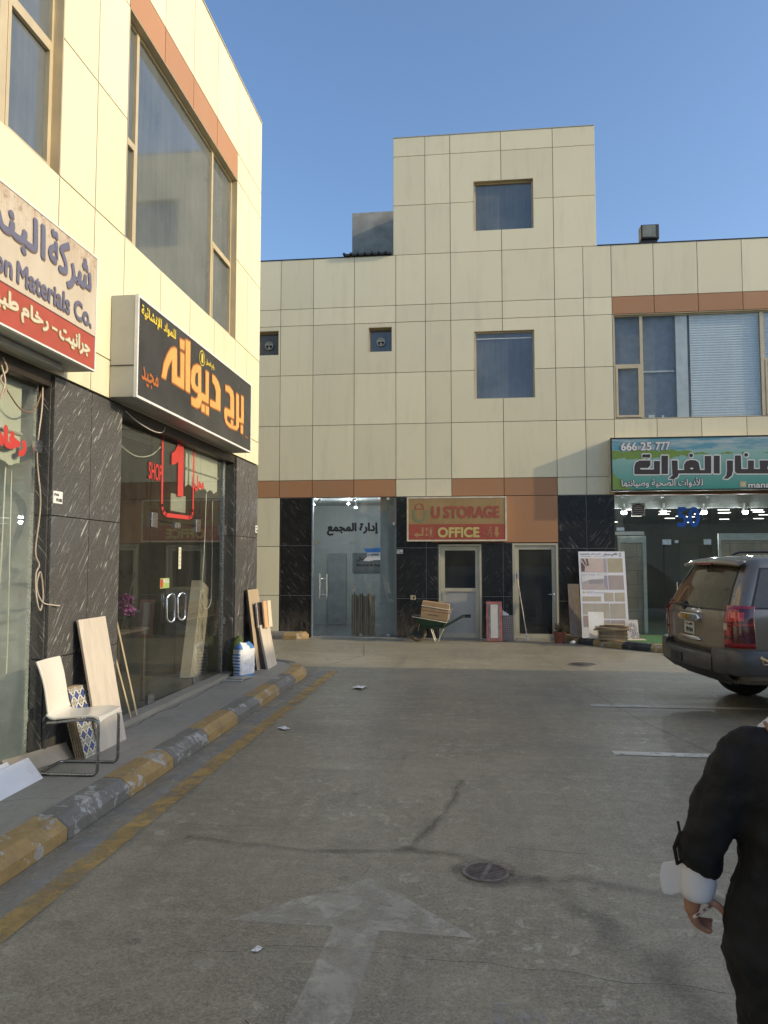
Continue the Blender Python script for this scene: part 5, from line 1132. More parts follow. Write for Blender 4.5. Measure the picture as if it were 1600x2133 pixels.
for i in range(34):
    a = rnd.uniform(0, 2 * PI); r1 = rnd.uniform(.03, .13); h = rnd.uniform(.12, .28); p1 = Vector((r1 * .5 * math.cos(a), r1 * .5 * math.sin(a), .2 + h * .5)); p2 = Vector((r1 * math.cos(a), r1 * math.sin(a), .2 + h))
    b.tube([(0, 0, .2), p1, p2], [.004, .003, .0015], 4)
    for k in range(16):
        c = p1.lerp(p2, rnd.random()) + Vector((rnd.gauss(0, .018), rnd.gauss(0, .018), rnd.gauss(0, .018))); q = Euler((rnd.uniform(0, 6), rnd.uniform(0, 6), rnd.uniform(0, 6))).to_matrix(); sz = rnd.uniform(.008, .017)
        b2.add([c + q @ Vector(w_) * sz for w_ in ((-1, 0, 0), (0, -.5, 0), (1, 0, .2), (0, .5, 0))], [(0, 1, 2, 3)])
for i in range(5):
    b.tube([(0, 0, .2), (.06 + .03 * i, .05, .5), (.12 + .06 * i, .1, .75 + .06 * (i % 3))], [.004, .003, .001], 4)
b.build('twigs', mat('dry_twig', (.09, .06, .035), .8), PT, local=True); b2.build('foliage', mat('dry_leaf', (.17, .13, .05), .7, 0, .5, 40), PT, local=True)
# --- beside shop 50
slab('wood_plank', 'tall grey brown plank leaning on the stone left of the tile display board', 'plank', (2.14, 17.42, .14), (1, 0, 0), (.03, .36, 1.15), .25, 1.22, .022, M_GREYV)
DB = thing('tile_display_board', 'tall white display board of tile samples and two room pictures', 'display board', (2.88, 17.2, .14))
M_ = frameM((2.365, 17.16, .141), (1, .06, 0), (-.0, .30, 1.9)); HB = 1.92; WBD = 1.02
b = MB(); b.box(0, WBD, 0, HB, -.018, 0, M=M_); b.build('backboard', mat('lilac_white_board', (.66, .66, .70), .4, 0, .03, 2), DB)
def onb(u0, u1, v0, v1, name, m, t=.004):
    b = MB(); b.box(u0 * WBD, u1 * WBD, v0 * HB, v1 * HB, .0005, t, M=M_); return b.build(name, m, DB)
bf = lambda u, v, t: M_ @ Vector((u * WBD, v * HB, t))
def m_tile(name, c, sc=3): return mat(name, c, .45, 0, .09, sc)
M_T1 = m_tile('sample_olive', (.40, .35, .24)); M_T2 = m_tile('sample_mauve', (.36, .30, .28)); M_T3 = m_tile('sample_beige', (.43, .37, .28)); M_T4 = m_tile('sample_sand', (.40, .36, .29))
p_ = onb(.045, .60, .755, .92, 'room_picture', m_tile('picture_floor', (.52, .42, .37)))
b = MB()
for pl_ in ([(.05, .765), (.115, .765), (.13, .82), (.075, .865), (.05, .87)], [(.06, .915), (.10, .915), (.16, .85), (.13, .84)], [(.15, .915), (.19, .915), (.22, .835), (.13, .83), (.18, .85)]): poly(b, pl_, bf, .0055)
b.build('picture_figure', mat('picture_dark', (.11, .07, .06), .5), p_, fix=False)
b = MB(); poly(b, [(.535, .757), (.595, .757), (.595, .918), (.535, .918)], bf, .0056); b.build('picture_wall', m_tile('picture_grey', (.36, .32, .31)), p_, fix=False)
onb(.625, .945, .755, .92, 'tile_sample', M_T1)
p_ = onb(.045, .60, .555, .72, 'room_picture', m_tile('picture_room', (.44, .37, .36)))
for nm, pts, c in (('picture_ceiling', [(.047, .717), (.597, .717), (.597, .68), (.25, .672), (.047, .64)], (.62, .62, .62)), ('picture_window', [(.25, .716), (.47, .716), (.47, .69), (.25, .69)], (.52, .55, .40)), ('picture_back', [(.20, .665), (.50, .672), (.50, .625), (.20, .62)], (.30, .28, .29)), ('picture_cupboard', [(.53, .715), (.597, .715), (.597, .558), (.53, .60)], (.30, .29, .33))):
    b = MB(); poly(b, pts, bf, .0055 + .0002 * len(nm) * .1); b.build(nm, m_tile('pc_' + nm, c), p_, fix=False)
onb(.625, .945, .555, .72, 'tile_sample', M_T2); onb(.045, .44, .42, .475, 'tile_sample', M_T3); onb(.52, .71, .42, .52, 'tile_sample', M_T3); onb(.745, .945, .42, .52, 'tile_sample', M_T3)
onb(.045, .29, .27, .395, 'tile_sample', M_T4); onb(.30, .61, .225, .395, 'tile_sample', M_T4); onb(.635, .945, .225, .395, 'tile_sample', M_T4); onb(.045, .2, .125, .255, 'tile_sample', M_T2); onb(.30, .61, .1, .205, 'tile_sample', M_T2); onb(.635, .945, .1, .205, 'tile_sample', M_T2)
lt = MB(); text(lt, 'كاشي مرجان', bf, (.54, .84, .945, .985), .0015, .0012); 
arc_band(lt, (.90, .962), .016, .024, 0, 2 * PI, bf, .0015)
text(lt, 'Industrial Tiles', bf, (.045, .24, .962, .978), .0015, .0006); text(lt, 'كاشي صناعي', bf, (.27, .48, .96, .98), .0015, .0006); text(lt, 'With Various sizes', bf, (.05, .26, .938, .949), .0015); text(lt, 'بأحجام مختلفة', bf, (.34, .6, .934, .95), .0015)
text(lt, 'Indoor Series', bf, (.045, .34, .726, .738), .0015); text(lt, 'كاشي داخلي', bf, (.38, .6, .724, .742), .0015); text(lt, 'Anti slip series', bf, (.13, .29, .53, .54), .0015); text(lt, 'Made in Kuwait', bf, (.13, .52, .512, .524), .0015)
lt.build('board_lettering', mat('print_ink', (.07, .07, .08), .6), DB, fix=False)
lt = MB(); poly(lt, [(.05, .512), (.105, .512), (.078, .545)], bf, .0015); lt.build('warning_triangle', mat('sign_yellow', (.52, .36, .05), .5), DB, fix=False)
slab('blank_board', 'blank white board leaning on the foot of the tile display board', 'panel', (2.49, 16.98, .152), (1, .03, 0), (-.02, .14, .57), .33, .58, .012, M_WHITE)
M_CW = mat('plank_timber', (.40, .30, .18), .65, 0, .25, 5); M_CW2 = mat('plank_timber_dark', (.25, .19, .115), .7, 0, .3, 5)
lay = [(0, 0, 4.5, .60, 0), (.01, 0, 4.0, .60, 1), (-.01, .01, 5, .60, 0), (.012, 0, 3.5, .60, 1), (-.005, 0, 4.2, .60, 1), (.005, .01, 4.8, .58, 0), (-.02, -.02, -2, .74, 0), (.0, 0, 9, .72, 0), (.03, .0, 2, .60, 1), (.03, 0, 5, .42, 0)]
names = ['bottom', 'second lowest', 'third lowest', 'fourth lowest', 'fifth', 'sixth', 'long overhanging', 'long slanting', 'next to topmost', 'topmost']
for k, (dx, dy, rz, ln, m_) in enumerate(lay):
    b = MB(); b.box(-ln / 2, ln / 2, -.12, .12, 0, .030 if k < 8 else .02); o = b.build('timber_plank', (M_CW, M_CW2)[m_], None, bevel=.002); o.location = (2.95 + dx, 16.80 + dy, .153 + .0335 * k); o.rotation_euler = (0, 0 if k not in (6, 7) else R((-1.5, 2)[k - 6]), R(-13 + rz)); tag(o, names[k] + ' plank in the low timber stack before the tile display board', 'plank', 'planks stacked before the display board')
DT = slab('sunflower_tile', 'white decor tile with a grey flower standing right of the timber stack', 'tile', (3.27, 16.98, .152), (1, .05, 0), (0, .14, .42), .27, .42, .012, mat('decor_white', (.55, .52, .48), .4))
Mf = frameM((3.27, 16.98, .152), (1, .05, 0), (0, .14, .42)); b = MB()
for k in range(12):
    a = k * PI / 6; c, s_ = math.cos(a), math.sin(a)
    for cx_, cy_ in ((.14, .24), (.2, .05)): b.add([Mf @ Vector((cx_ + x * c - y * s_, cy_ + x * s_ + y * c, .001)) for x, y in ((.03, -.006), (.10, -.012), (.12, 0), (.10, .012), (.03, .006)) if True], [(0, 1, 2, 3, 4)])
b.build('flower_print', mat('flower_grey', (.17, .15, .145), .5), DT, fix=False)
slab('cream_tile', 'cream tile lying flat on the turf right of the timber stack', 'tile', (3.22, 16.62, .168), (1, .1, 0), (-.1, 1, 0), .40, .22, .012, M_TCREAM)
# --- litter on the ground
def paper(label, x, y, s_, z=.004):
    b = MB(); n = 5
    b.grid(lambda u, v: ((u - .5) * s_ * (1 + .2 * v), (v - .5) * s_ * .7, z + .02 * s_ / .2 * (1 + mnoise.noise(Vector((u * 3, v * 3, x))))), n, n)
    o = b.build('paper_scrap', M_WHITE); o.location = (x, y, 0); o.rotation_euler = (0, 0, x * 5); m_ = o.modifiers.new('t', 'SOLIDIFY'); m_.thickness = .002
    return tag(o, label, 'litter', 'paper scraps on the road')
paper('white paper scrap on the road at the edge of the sunlit strip', -1.62, 10.87, .21); paper('white paper scrap on the road nearer the left kerb', -2.04, 8.15, .12); paper('small white paper scrap just left of the painted arrow', -1.01, 3.56, .045)
b = MB(); b.lathe([(.001, 0), (.05, .01), (.06, .04), (.04, .075), (.001, .08)], n=12)
for i, p in enumerate(b.v): b.v[i] = tuple(Vector(p) * (1 + .5 * mnoise.noise(Vector(p) * 25)))
o = b.build('crumpled_paper', M_WHITE); o.location = (2.17, 17.22, 0); tag(o, 'crumpled white paper ball at the foot of the curved kerb', 'litter')
# --- drain and manhole
DR = thing('drain_grate', 'round rusty drain grate set in the road', 'drain', (.06, 4.57, 0))
M_IRON = mat('rusty_iron', (.19, .16, .14), .65, .2, .3, 18)
b = MB(); b.lathe([(.118, .002), (.118, .011), (.137, .011), (.137, .002)], n=40, caps=False); b.build('frame_ring', M_IRON, DR, local=True)
b = MB(); b.lathe([(.001, .0022), (.119, .0022)], n=32, caps=False); b.build('dark_well', M_BLACK, DR, local=True)
b = MB(); Mr = Matrix.Rotation(R(-14), 4, 'Z')
for i in range(11):
    y = -.105 + .021 * i; hx = math.sqrt(max(0, .12 ** 2 - y * y)); b.box(-hx, hx, y - .0045, y + .0045, .006, .0095, M=Mr)
b.box(-.012, .012, -.118, .118, .0045, .0108, M=Mr); b.build('grate_bars', M_IRON, DR, local=True)
b = MB(); b.lathe([(.14, .0065), (.18, .0065), (.20, .006)], n=36, caps=False); b.build('cement_collar', decal('collar_cement', (.20, .18, .14), .35, .75, 4, .5), DR, local=True)
b = MB(); b.add([(.132, .03, .0118), (.155, .038, .0118), (.168, .02, .0118), (.16, .002, .0118), (.176, -.012, .0118), (.15, -.02, .0118), (.134, -.016, .0118)], [(0, 1, 2, 3, 4, 5, 6)]); b.build('rust_patch', mat('rust', (.17, .11, .075), .8), DR, local=True)
MH = thing('manhole_cover', 'round dark manhole cover in the sunlit strip of road', 'manhole', (1.9, 13.83, 0))
b = MB(); b.lathe([(.001, .012), (.20, .012), (.21, .006)], n=32); b.build('lid', mat('dark_iron', (.05, .047, .042), .6, .2, .25, 12), MH, local=True, smooth=40)
b = MB(); b.lathe([(.215, .004), (.215, .010), (.25, .010), (.255, .002)], n=32, caps=False); b.build('frame_ring', M_IRON, MH, local=True)
# --- office room
M_SLAT = wood('office_slat', (.22, .155, .085), (.13, .09, .05), (20, 20, 1.2))
ords = ['first', 'second', 'third', 'fourth', 'fifth', 'sixth', 'seventh', 'eighth', 'ninth', 'tenth', 'eleventh', 'last']
for k in range(12):
    slab('timber_batten', ords[k] + ' batten from the left among those leaning inside the office glass', 'batten', (-2.92 + .048 * k, 18.22 + .02 * (k % 3), .035), (1, .25, 0), (.30, .12, 1.0), .042, .98 + .04 * math.sin(k * 1.7), .02, M_SLAT, None, 'battens leaning inside the office')
OS = thing('wall_sign', 'grey company sign on the back wall inside the office', 'sign', (-2.95, 20.5, 1.75)); b = MB(); b.box(-3.42, -2.42, 21.46, 21.49, 1.5, 2.06); b.build('panel', mat('blue_grey_panel', (.15, .165, .18), .5), OS)
fo_ = lambda u, v, t: (u, 21.46 - t, v)
lt = MB(); text(lt, 'بيوت و أعمال', fo_, (-3.3, -2.5, 1.82, 1.99), .003, .006); text(lt, 'Boyout & Aamal', fo_, (-3.3, -2.5, 1.66, 1.76), .003, .005); lt.build('lettering', M_BLACK, OS, fix=False)
# --- lit bulbs
M_BULB = emis('lit_bulb', (.92, .96, 1.0), 26)
def bulb(label, x, y, z, grp, s_=1.0, rod=.1):
    t = thing('light_bulb', label, 'lamp', (x, y, z), group=grp)
    b = MB(); b.lathe([(.001, -.075 * s_), (.045 * s_, -.07 * s_), (.06 * s_, -.045 * s_), (.06 * s_, -.005 * s_)], n=18, caps=False); b.build('globe', M_BULB, t, local=True, smooth=50)
    pl_ = bpy.data.lights.new('bulb_light', 'POINT'); pl_.energy = 16 * s_; pl_.color = (.92, .96, 1.0); pl_.shadow_soft_size = .05; lo_ = bpy.data.objects.new('bulb_light', pl_); COL.objects.link(lo_); lo_.parent = t; lo_.location = (0, 0, -.16 * s_)
    b = MB(); b.lathe([(.06 * s_, -.005 * s_), (.055 * s_, .04 * s_), (.03 * s_, .075 * s_), (.022 * s_, .08 * s_), (.022 * s_, .08 * s_ + rod), (.001, .08 * s_ + rod)], n=18, caps=False); b.build('cap', M_WHITE, t, local=True, smooth=50)
for k, (x, z) in enumerate(((3.61, 3.02), (4.53, 3.02), (5.46, 3.01), (6.39, 3.01))): bulb(['lit bulb left of the round vent in shop 50', 'lit bulb between the vent and the blue 50', 'lit bulb just right of the blue 50', 'lit bulb farthest right in shop 50'][k], x, 18.75, z, 'bulbs hanging in shop 50', 1.05)
for k, (x, y, z) in enumerate(((-4.08, 19.2, 3.30), (-3.20, 19.4, 3.33), (-2.95, 19.0, 3.20), (-2.09, 18.8, 3.33))): bulb(['lit bulb at the left end of the office ceiling', 'lit bulb in the middle of the office ceiling', 'lowest lit bulb on the office ceiling', 'lit bulb at the right end of the office ceiling'][k], x, y, z, 'bulbs on the office ceiling', .55, .06)
# --- shop 50 window pieces
M_STONE = NT('brown_stone_tile'); s = M_STONE
br_ = s.n('TexBrick'); br_.inputs['Scale'].default_value = 1; br_.inputs['Mortar Size'].default_value = .006; br_.inputs['Brick Width'].default_value = .7; br_.inputs['Row Height'].default_value = .32
cb = s.n('CombineXYZ'); sx = s.n('SeparateXYZ'); s.l(s.tc.outputs['Object'], sx.inputs[0]); s.l(sx.outputs[0], cb.inputs[0]); s.l(sx.outputs[2], cb.inputs[1]); s.l(cb.outputs[0], br_.inputs['Vector'])
for i_, c_ in ((1, (.46, .37, .26)), (2, (.36, .29, .21)), (3, (.15, .12, .09))): br_.inputs[i_].default_value = (*c_, 1)
s.fin(s.mix(s.math('MULTIPLY', s.ramp(s.noise(3, 6, .7), .35, .7), .6), br_.outputs['Color'], (.24, .20, .15)), .5)
for k, (x0, x1, y, z1) in enumerate(((3.42, 4.06, 18.55, 2.42), (5.70, 8.6, 18.55, 2.47))):
    t = thing('stone_display', ('narrow brown stone display in a white frame inside the left pane of shop 50', 'wide stone display in a white frame inside the right pane of shop 50')[k], 'display', (x0, y, .15))
    b = MB(); b.box(x0 + .05, x1 - .08, y, y + .04, .15, z1 - .16); b.build('stone_face', s.m, t)
    b = MB()
    for q in ((x0, x0 + .05, .15, z1), (x1 - .08, x1, .15, z1), (x0 + .05, x1 - .08, z1 - .16, z1)): b.box(q[0], q[1], y - .03, y + .05, q[2], q[3])
    b.build('white_frame', mat('pale_green_frame', (.46, .50, .47), .5), t)
b = MB(); b.box(3.3, 4.0, 18.42, 18.46, 2.44, 2.52); tag(b.build('white_beam', M_WHITE), 'white beam across the top of the narrow stone display in shop 50', 'beam')
VF = thing('extract_vent', 'square extract vent with a round slatted grille in the glass of shop 50', 'vent', (3.80, YF + .06, 3.01))
b = MB(); fbox(b, fS5, 3.655, 3.955, 2.865, 3.165, .0, .03); b.build('plate', mat('vent_grey', (.30, .27, .23), .5), VF)
Mv = frameM((3.805, YF + .065, 3.015), (1, 0, 0), (0, 0, 1)); b = MB(); b.lathe([(.115, 0), (.13, .03), (.14, .0)], n=30, M=Mv, caps=False); b.build('ring', mat('vent_brown', (.16, .12, .09), .5), VF, smooth=50)
b = MB(); b.lathe([(.001, .002), (.118, .002)], n=28, M=Mv, caps=False); b.build('dark_hole', M_BLACK, VF)
b = MB()
for i in range(5):
    v = -.085 + i * .043; hw = math.sqrt(.115 ** 2 - v * v); b.box(-hw, hw, v - .014, v + .006, .006, .016, M=Mv)
b.build('slats', mat('vent_slat', (.36, .30, .24), .5), VF)
# --- roof floodlight
FL = thing('floodlight', 'dark box floodlight on the parapet right of the tower', 'lamp', (4.19, 18.1, 9.30))
b = MB(); b.box(4.0, 4.42, 18.05, 18.32, 9.42, 9.76); b.build('housing', mat('lamp_housing', (.04, .042, .05), .5), FL, bevel=.012)
b = MB(); b.box(4.03, 4.33, 18.03, 18.052, 9.45, 9.73); b.build('lens', mat('lamp_glass', (.20, .21, .17), .25, 0, .15, 5), FL)
b = MB(); b.box(4.05, 4.37, 18.1, 18.28, 9.30, 9.40); b.box(4.03, 4.06, 18.12, 18.2, 9.38, 9.56); b.box(4.36, 4.39, 18.12, 18.2, 9.38, 9.56); b.build('bracket', M_BLACK, FL)
# ================================================================== parked car
def lerp_tab(tab, z):
    if z <= tab[0][0]: return tab[0][1]
    for (a, b), (c, d) in zip(tab[:-1], tab[1:]):
        if z <= c: return b + (d - b) * (z - a) / (c - a)
    return tab[-1][1]
TW = [(.40, .90), (.46, .96), (.60, .985), (.85, 1.0), (1.0, .998), (1.16, .985), (1.25, .962), (1.5, .885), (1.74, .80), (1.80, .765), (1.845, .70), (1.875, .56), (1.89, .30)]
TR = [(.40, .22), (.50, .13), (.80, .10), (1.16, .10), (1.25, .125), (1.5, .235), (1.74, .375), (1.80, .40), (1.845, .46), (1.875, .62), (1.89, .95)]
TF = [(.40, 4.82), (.50, 4.95), (.90, 5.0), (1.02, 4.92), (1.10, 4.75), (1.15, 4.0), (1.25, 3.82), (1.5, 3.48), (1.74, 3.15), (1.80, 3.05), (1.845, 2.9), (1.875, 2.6), (1.89, 2.1)]
TC = [(.4, .20), (1.2, .17), (1.74, .15), (1.845, .14), (1.89, .12)]
cW = lambda z: lerp_tab(TW, z); cR = lambda z: lerp_tab(TR, z); cF = lambda z: lerp_tab(TF, z); cC = lambda z: lerp_tab(TC, z)
CROWN = .07
def rear_x(y, z): 
    e = cW(z) - cC(z); return cR(z) + CROWN * min(1, (abs(y) / e)) ** 2
def outline(z):
    """plan outline at height z: rear, right side, front, left side"""
    w_, r, xr, xf = cW(z), cC(z), cR(z), cF(z); e = w_ - r; pts = []
    for k in range(13): y = e - 2 * e * k / 12; pts.append((xr + CROWN * (y / e) ** 2, y))
    for k in range(1, 9): a = PI / 2 * k / 8; pts.append((xr + CROWN + r - r * math.cos(a), -e - r * math.sin(a)))
    x0, x1 = xr + CROWN + r, xf - .25
    for k in range(1, 25): pts.append((x0 + (x1 - x0) * k / 24, -w_ * (1 - .04 * max(0, (k - 18) / 6) ** 2)))
    wf = w_ * .96; rf = min(.25, wf * .8); ef = wf - rf
    for k in range(1, 7): a = PI / 2 * k / 6; pts.append((xf - .25 + .19 * math.sin(a), -ef - rf * math.cos(a)))
    n = len(pts)
    for k in range(1, 6): y = -ef + 2 * ef * k / 6; pts.append((xf - .06 + .06 * (1 - (y / ef) ** 2), y))
    half = [p for p in pts[13:n]]
    pts += [(x, -y) for x, y in reversed(half)]
    return pts
def corner(u, z, off):
    """point on the rear right corner, u 0..1 from the tailgate round to the side; off outward"""
    w_, r, xr = cW(z), cC(z), cR(z); e = w_ - r
    if u < .35:
        y = -.80 - (e - .80) * (u / .35); return (rear_x(y, z) - off, y, z)
    if u < .8:
        a = PI / 2 * (u - .35) / .45; return (xr + CROWN + r - (r + off) * math.cos(a), -e - (r + off) * math.sin(a), z)
    return (xr + CROWN + r + .04 * (u - .8) / .2, -w_ - off, z)
CAR = thing('parked_car', 'dark grey four wheel drive car parked with its rear towards the road', 'car', (2.62, 10.02, 0), R(8.5))
def m_paint():
    s = NT('dusty_dark_grey_paint'); d = s.ramp(s.noise(2.5, 6, .65), .3, .75)
    c = s.mix(s.math('MULTIPLY', d, .35), (.20, .165, .125), (.28, .235, .175)); s.fin(c, s.math('ADD', s.math('MULTIPLY', d, .18), .25), .55)
    s.b.inputs['Coat Weight'].default_value = .8; s.b.inputs['Coat Roughness'].default_value = .07; return s.m
M_PAINT = m_paint(); M_CGLASS = tinted('car_glass', (.015, .015, .014), (.20, .165, .11), .6, 1.55); M_BUMP = mat('grey_bumper', (.062, .058, .053), .42, .1, .2, 5, coat=.25); M_VAL = mat('dark_valance', (.03, .029, .027), .6, 0, .2, 6)
M_LAMP = mat('red_lamp_lens', (.30, .010, .012), .12, 0, .1, 9, coat=.8); M_LAMPD = mat('dark_red_lamp', (.07, .005, .006), .12, 0, .1, 9, coat=.8); M_CLEAR = mat('clear_lamp', (.55, .47, .42), .12, .2, .2, 30, coat=.8)
zs = [.40, .46, .54, .62, .72, .80, .90, 1.0, 1.10, 1.15, 1.20, 1.25, 1.33, 1.42, 1.5, 1.58, 1.66, 1.74, 1.80, 1.825, 1.845, 1.86, 1.875, 1.89]
b = MB(); N = len(outline(.5)); vs = []
for z in zs: vs += [(x, y, z) for x, y in outline(z)]
b.add(vs, [(i * N + k, i * N + (k + 1) % N, (i + 1) * N + (k + 1) % N, (i + 1) * N + k) for i in range(len(zs) - 1) for k in range(N)] + [tuple(range(N)), tuple((len(zs) - 1) * N + k for k in range(N))])
body = b.build('body', M_PAINT, CAR, smooth=32, local=True)
def cut(o, cutter):
    c = cutter; md = o.modifiers.new('cut', 'BOOLEAN'); md.object = c; md.operation = 'DIFFERENCE'; md.solver = 'EXACT'
    bpy.context.view_layer.update(); dg = bpy.context.evaluated_depsgraph_get(); me = bpy.data.meshes.new_from_object(o.evaluated_get(dg))
    o.modifiers.remove(md); old = o.data; o.data = me; bpy.data.objects.remove(c)
AX = (1.19, 4.13)
b = MB()
for ax in AX: b.lathe([(.47, -1.3), (.47, 1.3)], n=40, M=Matrix.Translation((ax, 0, .40)) @ Matrix.Rotation(PI / 2, 4, 'X'))
cu = b.build('cutter', M_VAL, CAR, local=True); cut(body, cu)
body.data.polygons.foreach_set('use_smooth', [True] * len(body.data.polygons)); body.data.set_sharp_from_angle(angle=R(32))
b = MB(); b.box(.75, 4.6, -.72, .72, .34, .62); b.box(.3, .8, -.6, .6, .36, .6); b.build('underbody', M_BLACK, CAR, local=True)
b = MB(); b.tube([(.5, .35, .37), (.62, .1, .33), (1.0, .05, .33)], .045, 10); b.build('exhaust', mat('exhaust_metal', (.35, .3, .22), .5, .6), CAR, local=True, smooth=50)
b = MB(); b.tube([(1.19, -.7, .39), (1.19, .7, .39)], .07, 10); b.lathe([(.001, -.15), (.13, -.1), (.15, 0), (.13, .1), (.001, .15)], n=16, M=Matrix.Translation((1.19, 0, .39))); b.build('axle', M_VAL, CAR, local=True, smooth=50)
for ax in AX:
    for s_ in (-1, 1):
        Mw = Matrix.Translation((ax, s_ * .83, .395)) @ Matrix.Rotation(PI / 2, 4, 'X')
        b = MB(); b.lathe([(.25, -.11), (.33, -.135), (.375, -.125), (.395, -.09), (.395, .09), (.375, .125), (.33, .135), (.25, .11)], n=40, M=Mw, caps=False); t_ = b.build('wheel', mat('tyre_rubber', (.018, .017, .016), .75, 0, .25, 20), CAR, smooth=40, local=True)
        b = MB(); b.lathe([(.25, -.115), (.23, -.10), (.21, .02), (.06, .05), (.06, -s_ * .1), (.001, -s_ * .1)], n=30, M=Mw, caps=False)
        for k in range(6):
            a = k * PI / 3; b.box(.03, .24, -.035, .035, -s_ * .09 - .02, -s_ * .09 + .02, M=Mw @ Matrix.Rotation(a, 4, 'Z'))
        b.build('rim', mat('alloy_rim', (.45, .45, .45), .3, .9), t_, smooth=40, local=True)
def rear_patch(name, y0, y1, z0, z1, off, m, parent, ny=20, nz=10, yf=None, thick=0):
    b = MB()
    def f(u, v):
        z = z0 + (z1 - z0) * v; a, c = (yf(z) if yf else (y0, y1)); y = a + (c - a) * u; return (rear_x(y, z) - off, y, z)
    b.grid(f, ny, nz); o = b.build(name, m, parent, smooth=40, local=True); return o
rear_patch('tailgate_gap', 0, 0, .735, 1.235, .002, M_BLACK, CAR, yf=lambda z: (-.795, .795))
tg = rear_patch('tailgate', 0, 0, .745, 1.228, .006, M_PAINT, CAR, yf=lambda z: (-.787, .787), nz=14)
gl = lambda z: (-(cW(z) - .165 - .03 * (z - 1.25)), cW(z) - .165 - .03 * (z - 1.25))
rear_patch('glass_gasket', 0, 0, 1.238, 1.775, .003, M_BLACK, CAR, yf=lambda z: (gl(z)[0] - .014, gl(z)[1] + .014))
rg = rear_patch('rear_window', 0, 0, 1.246, 1.77, .007, M_CGLASS, CAR, yf=gl, nz=14)
b = MB(); b.grid(lambda u, v: ((.395 - .10 * (1 - v) + CROWN * .8 * ((u - .5) * 2) ** 2), (u - .5) * 1.46, 1.795 + .05 * v - .025 * ((u - .5) * 2) ** 4), 20, 3); sp_ = b.build('spoiler', M_PAINT, CAR, smooth=40, local=True); m_ = sp_.modifiers.new('t', 'SOLIDIFY'); m_.thickness = .035; m_.offset = -1
b = MB(); b.box(.268, .33, -.22, .22, 1.765, 1.797); b.build('high_brake_light', mat('faded_red_lens', (.26, .05, .045), .25, coat=.5), sp_, local=True, bevel=.008)
b = MB(); b.tube([(.095, .42, 1.27), (.10, .30, 1.265), (.115, -.28, 1.235)], [.010, .014, .007], 8); b.lathe([(.001, -.05), (.05, -.045), (.06, 0), (.05, .03)], n=14, M=Matrix.Translation((.13, .2, 1.245)) @ Matrix.Rotation(-PI / 2, 4, 'Y')); b.build('wiper', M_BLACK, CAR, smooth=50, local=True)
# tail lamps: right one built on the corner, left one mirrored
def lamp(sgn):
    def cp(u0, u1, z0, z1, off, name, m, parent, nu=18, nz=6):
        b = MB(); b.grid(lambda u, v: (lambda p: (p[0], p[1] * sgn, p[2]))(corner(u0 + (u1 - u0) * u, z0 + (z1 - z0) * v, off)), nu, nz); return b.build(name, m, parent, smooth=40, local=True)
    l_ = cp(0.0, 1.0, .825, 1.295, .012, 'tail_lamp', M_LAMP, CAR, 24, 8); m_ = l_.modifiers.new('t', 'SOLIDIFY'); m_.thickness = .02; m_.offset = 1 if sgn > 0 else -1
    cp(.03, .42, 1.02, 1.10, .036, 'reversing_lens', M_CLEAR, l_); cp(.50, .97, .88, 1.07, .035, 'dark_segment', M_LAMPD, l_); cp(.62, .97, 1.12, 1.27, .035, 'dark_segment', M_LAMPD, l_); cp(.04, .5, .92, .95, .035, 'dark_segment', M_LAMPD, l_); cp(.04, .96, 1.105, 1.113, .036, 'dark_segment', M_LAMPD, l_); cp(.04, .96, 1.07, 1.078, .036, 'dark_segment', M_LAMPD, l_)
    cp(.45, .7, 1.13, 1.23, .036, 'bright_segment', mat('bright_red', (.55, .03, .03), .1, coat=.8), l_)
lamp(1); lamp(-1)
# bumper with raised ends and a step
def bump_sec(name, y0, y1, z0, z1, off, m, parent=CAR, ny=16, side=0):
    b = MB(); pr = [(off, z0), (off + .015, z0 + .03), (off + .015, z1 - .03), (off, z1), (-.12, z1)]
    vs = []
    for k in range(ny + 1):
        y = y0 + (y1 - y0) * k / ny
        for o_, z in pr: vs.append((rear_x(y, .7) - o_, y, z))
    n = len(pr); b.add(vs, [(k * n + i, k * n + i + 1, (k + 1) * n + i + 1, (k + 1) * n + i) for k in range(ny) for i in range(n - 1)]); return b.build(name, m, parent, smooth=40, local=True)
bm_ = bump_sec('rear_bumper', -.66, .66, .53, .725, .10, M_BUMP)
bump_sec('step_pad', -.62, .62, .727, .735, .085, M_VAL, bm_)
def bump_corner(sgn):
    b = MB(); path = []; w_, r = 1.0, .19; e = w_ - r; xr = .10
    for y in (.655, .72, e): path.append((rear_x(y, .7), y, (-1, 0)))
    for k in range(1, 9): a = PI / 2 * k / 8; path.append((xr + CROWN + r - r * math.cos(a), e + r * math.sin(a), (-math.cos(a), math.sin(a))))
    path += [(.55, w_, (0, 1)), (.74, w_, (0, 1))]
    pr = [(-.05, .50), (.055, .52), (.075, .56), (.078, .77), (.055, .80), (-.08, .805)]; vs = []
    for i_, (x, y, n_) in enumerate(path):
        for o_, z in pr:
            oo = o_ + (.03 * max(0, 1 - i_ / 8)) if o_ > 0 else o_
            vs.append((x + n_[0] * oo, (y + n_[1] * oo) * sgn, z))
    n = len(pr); b.add(vs, [(k * n + i, k * n + i + 1, (k + 1) * n + i + 1, (k + 1) * n + i) for k in range(len(path) - 1) for i in range(n - 1)] + [tuple(range(n))]); b.build('bumper_corner', M_BUMP, bm_, smooth=40, local=True)
bump_corner(1); bump_corner(-1)
b = MB(); b.grid(lambda u, v: (lambda y: (rear_x(y, .6) - .095 + .16 * v, y * (1 - .05 * v), .53 - .13 * v))((u - .5) * 1.86), 24, 4); b.build('valance', M_VAL, CAR, smooth=40, local=True)
b = MB(); b.box(-.016, .03, .03, .36, .555, .665); b.build('tow_recess', M_BLACK, bm_, local=True)
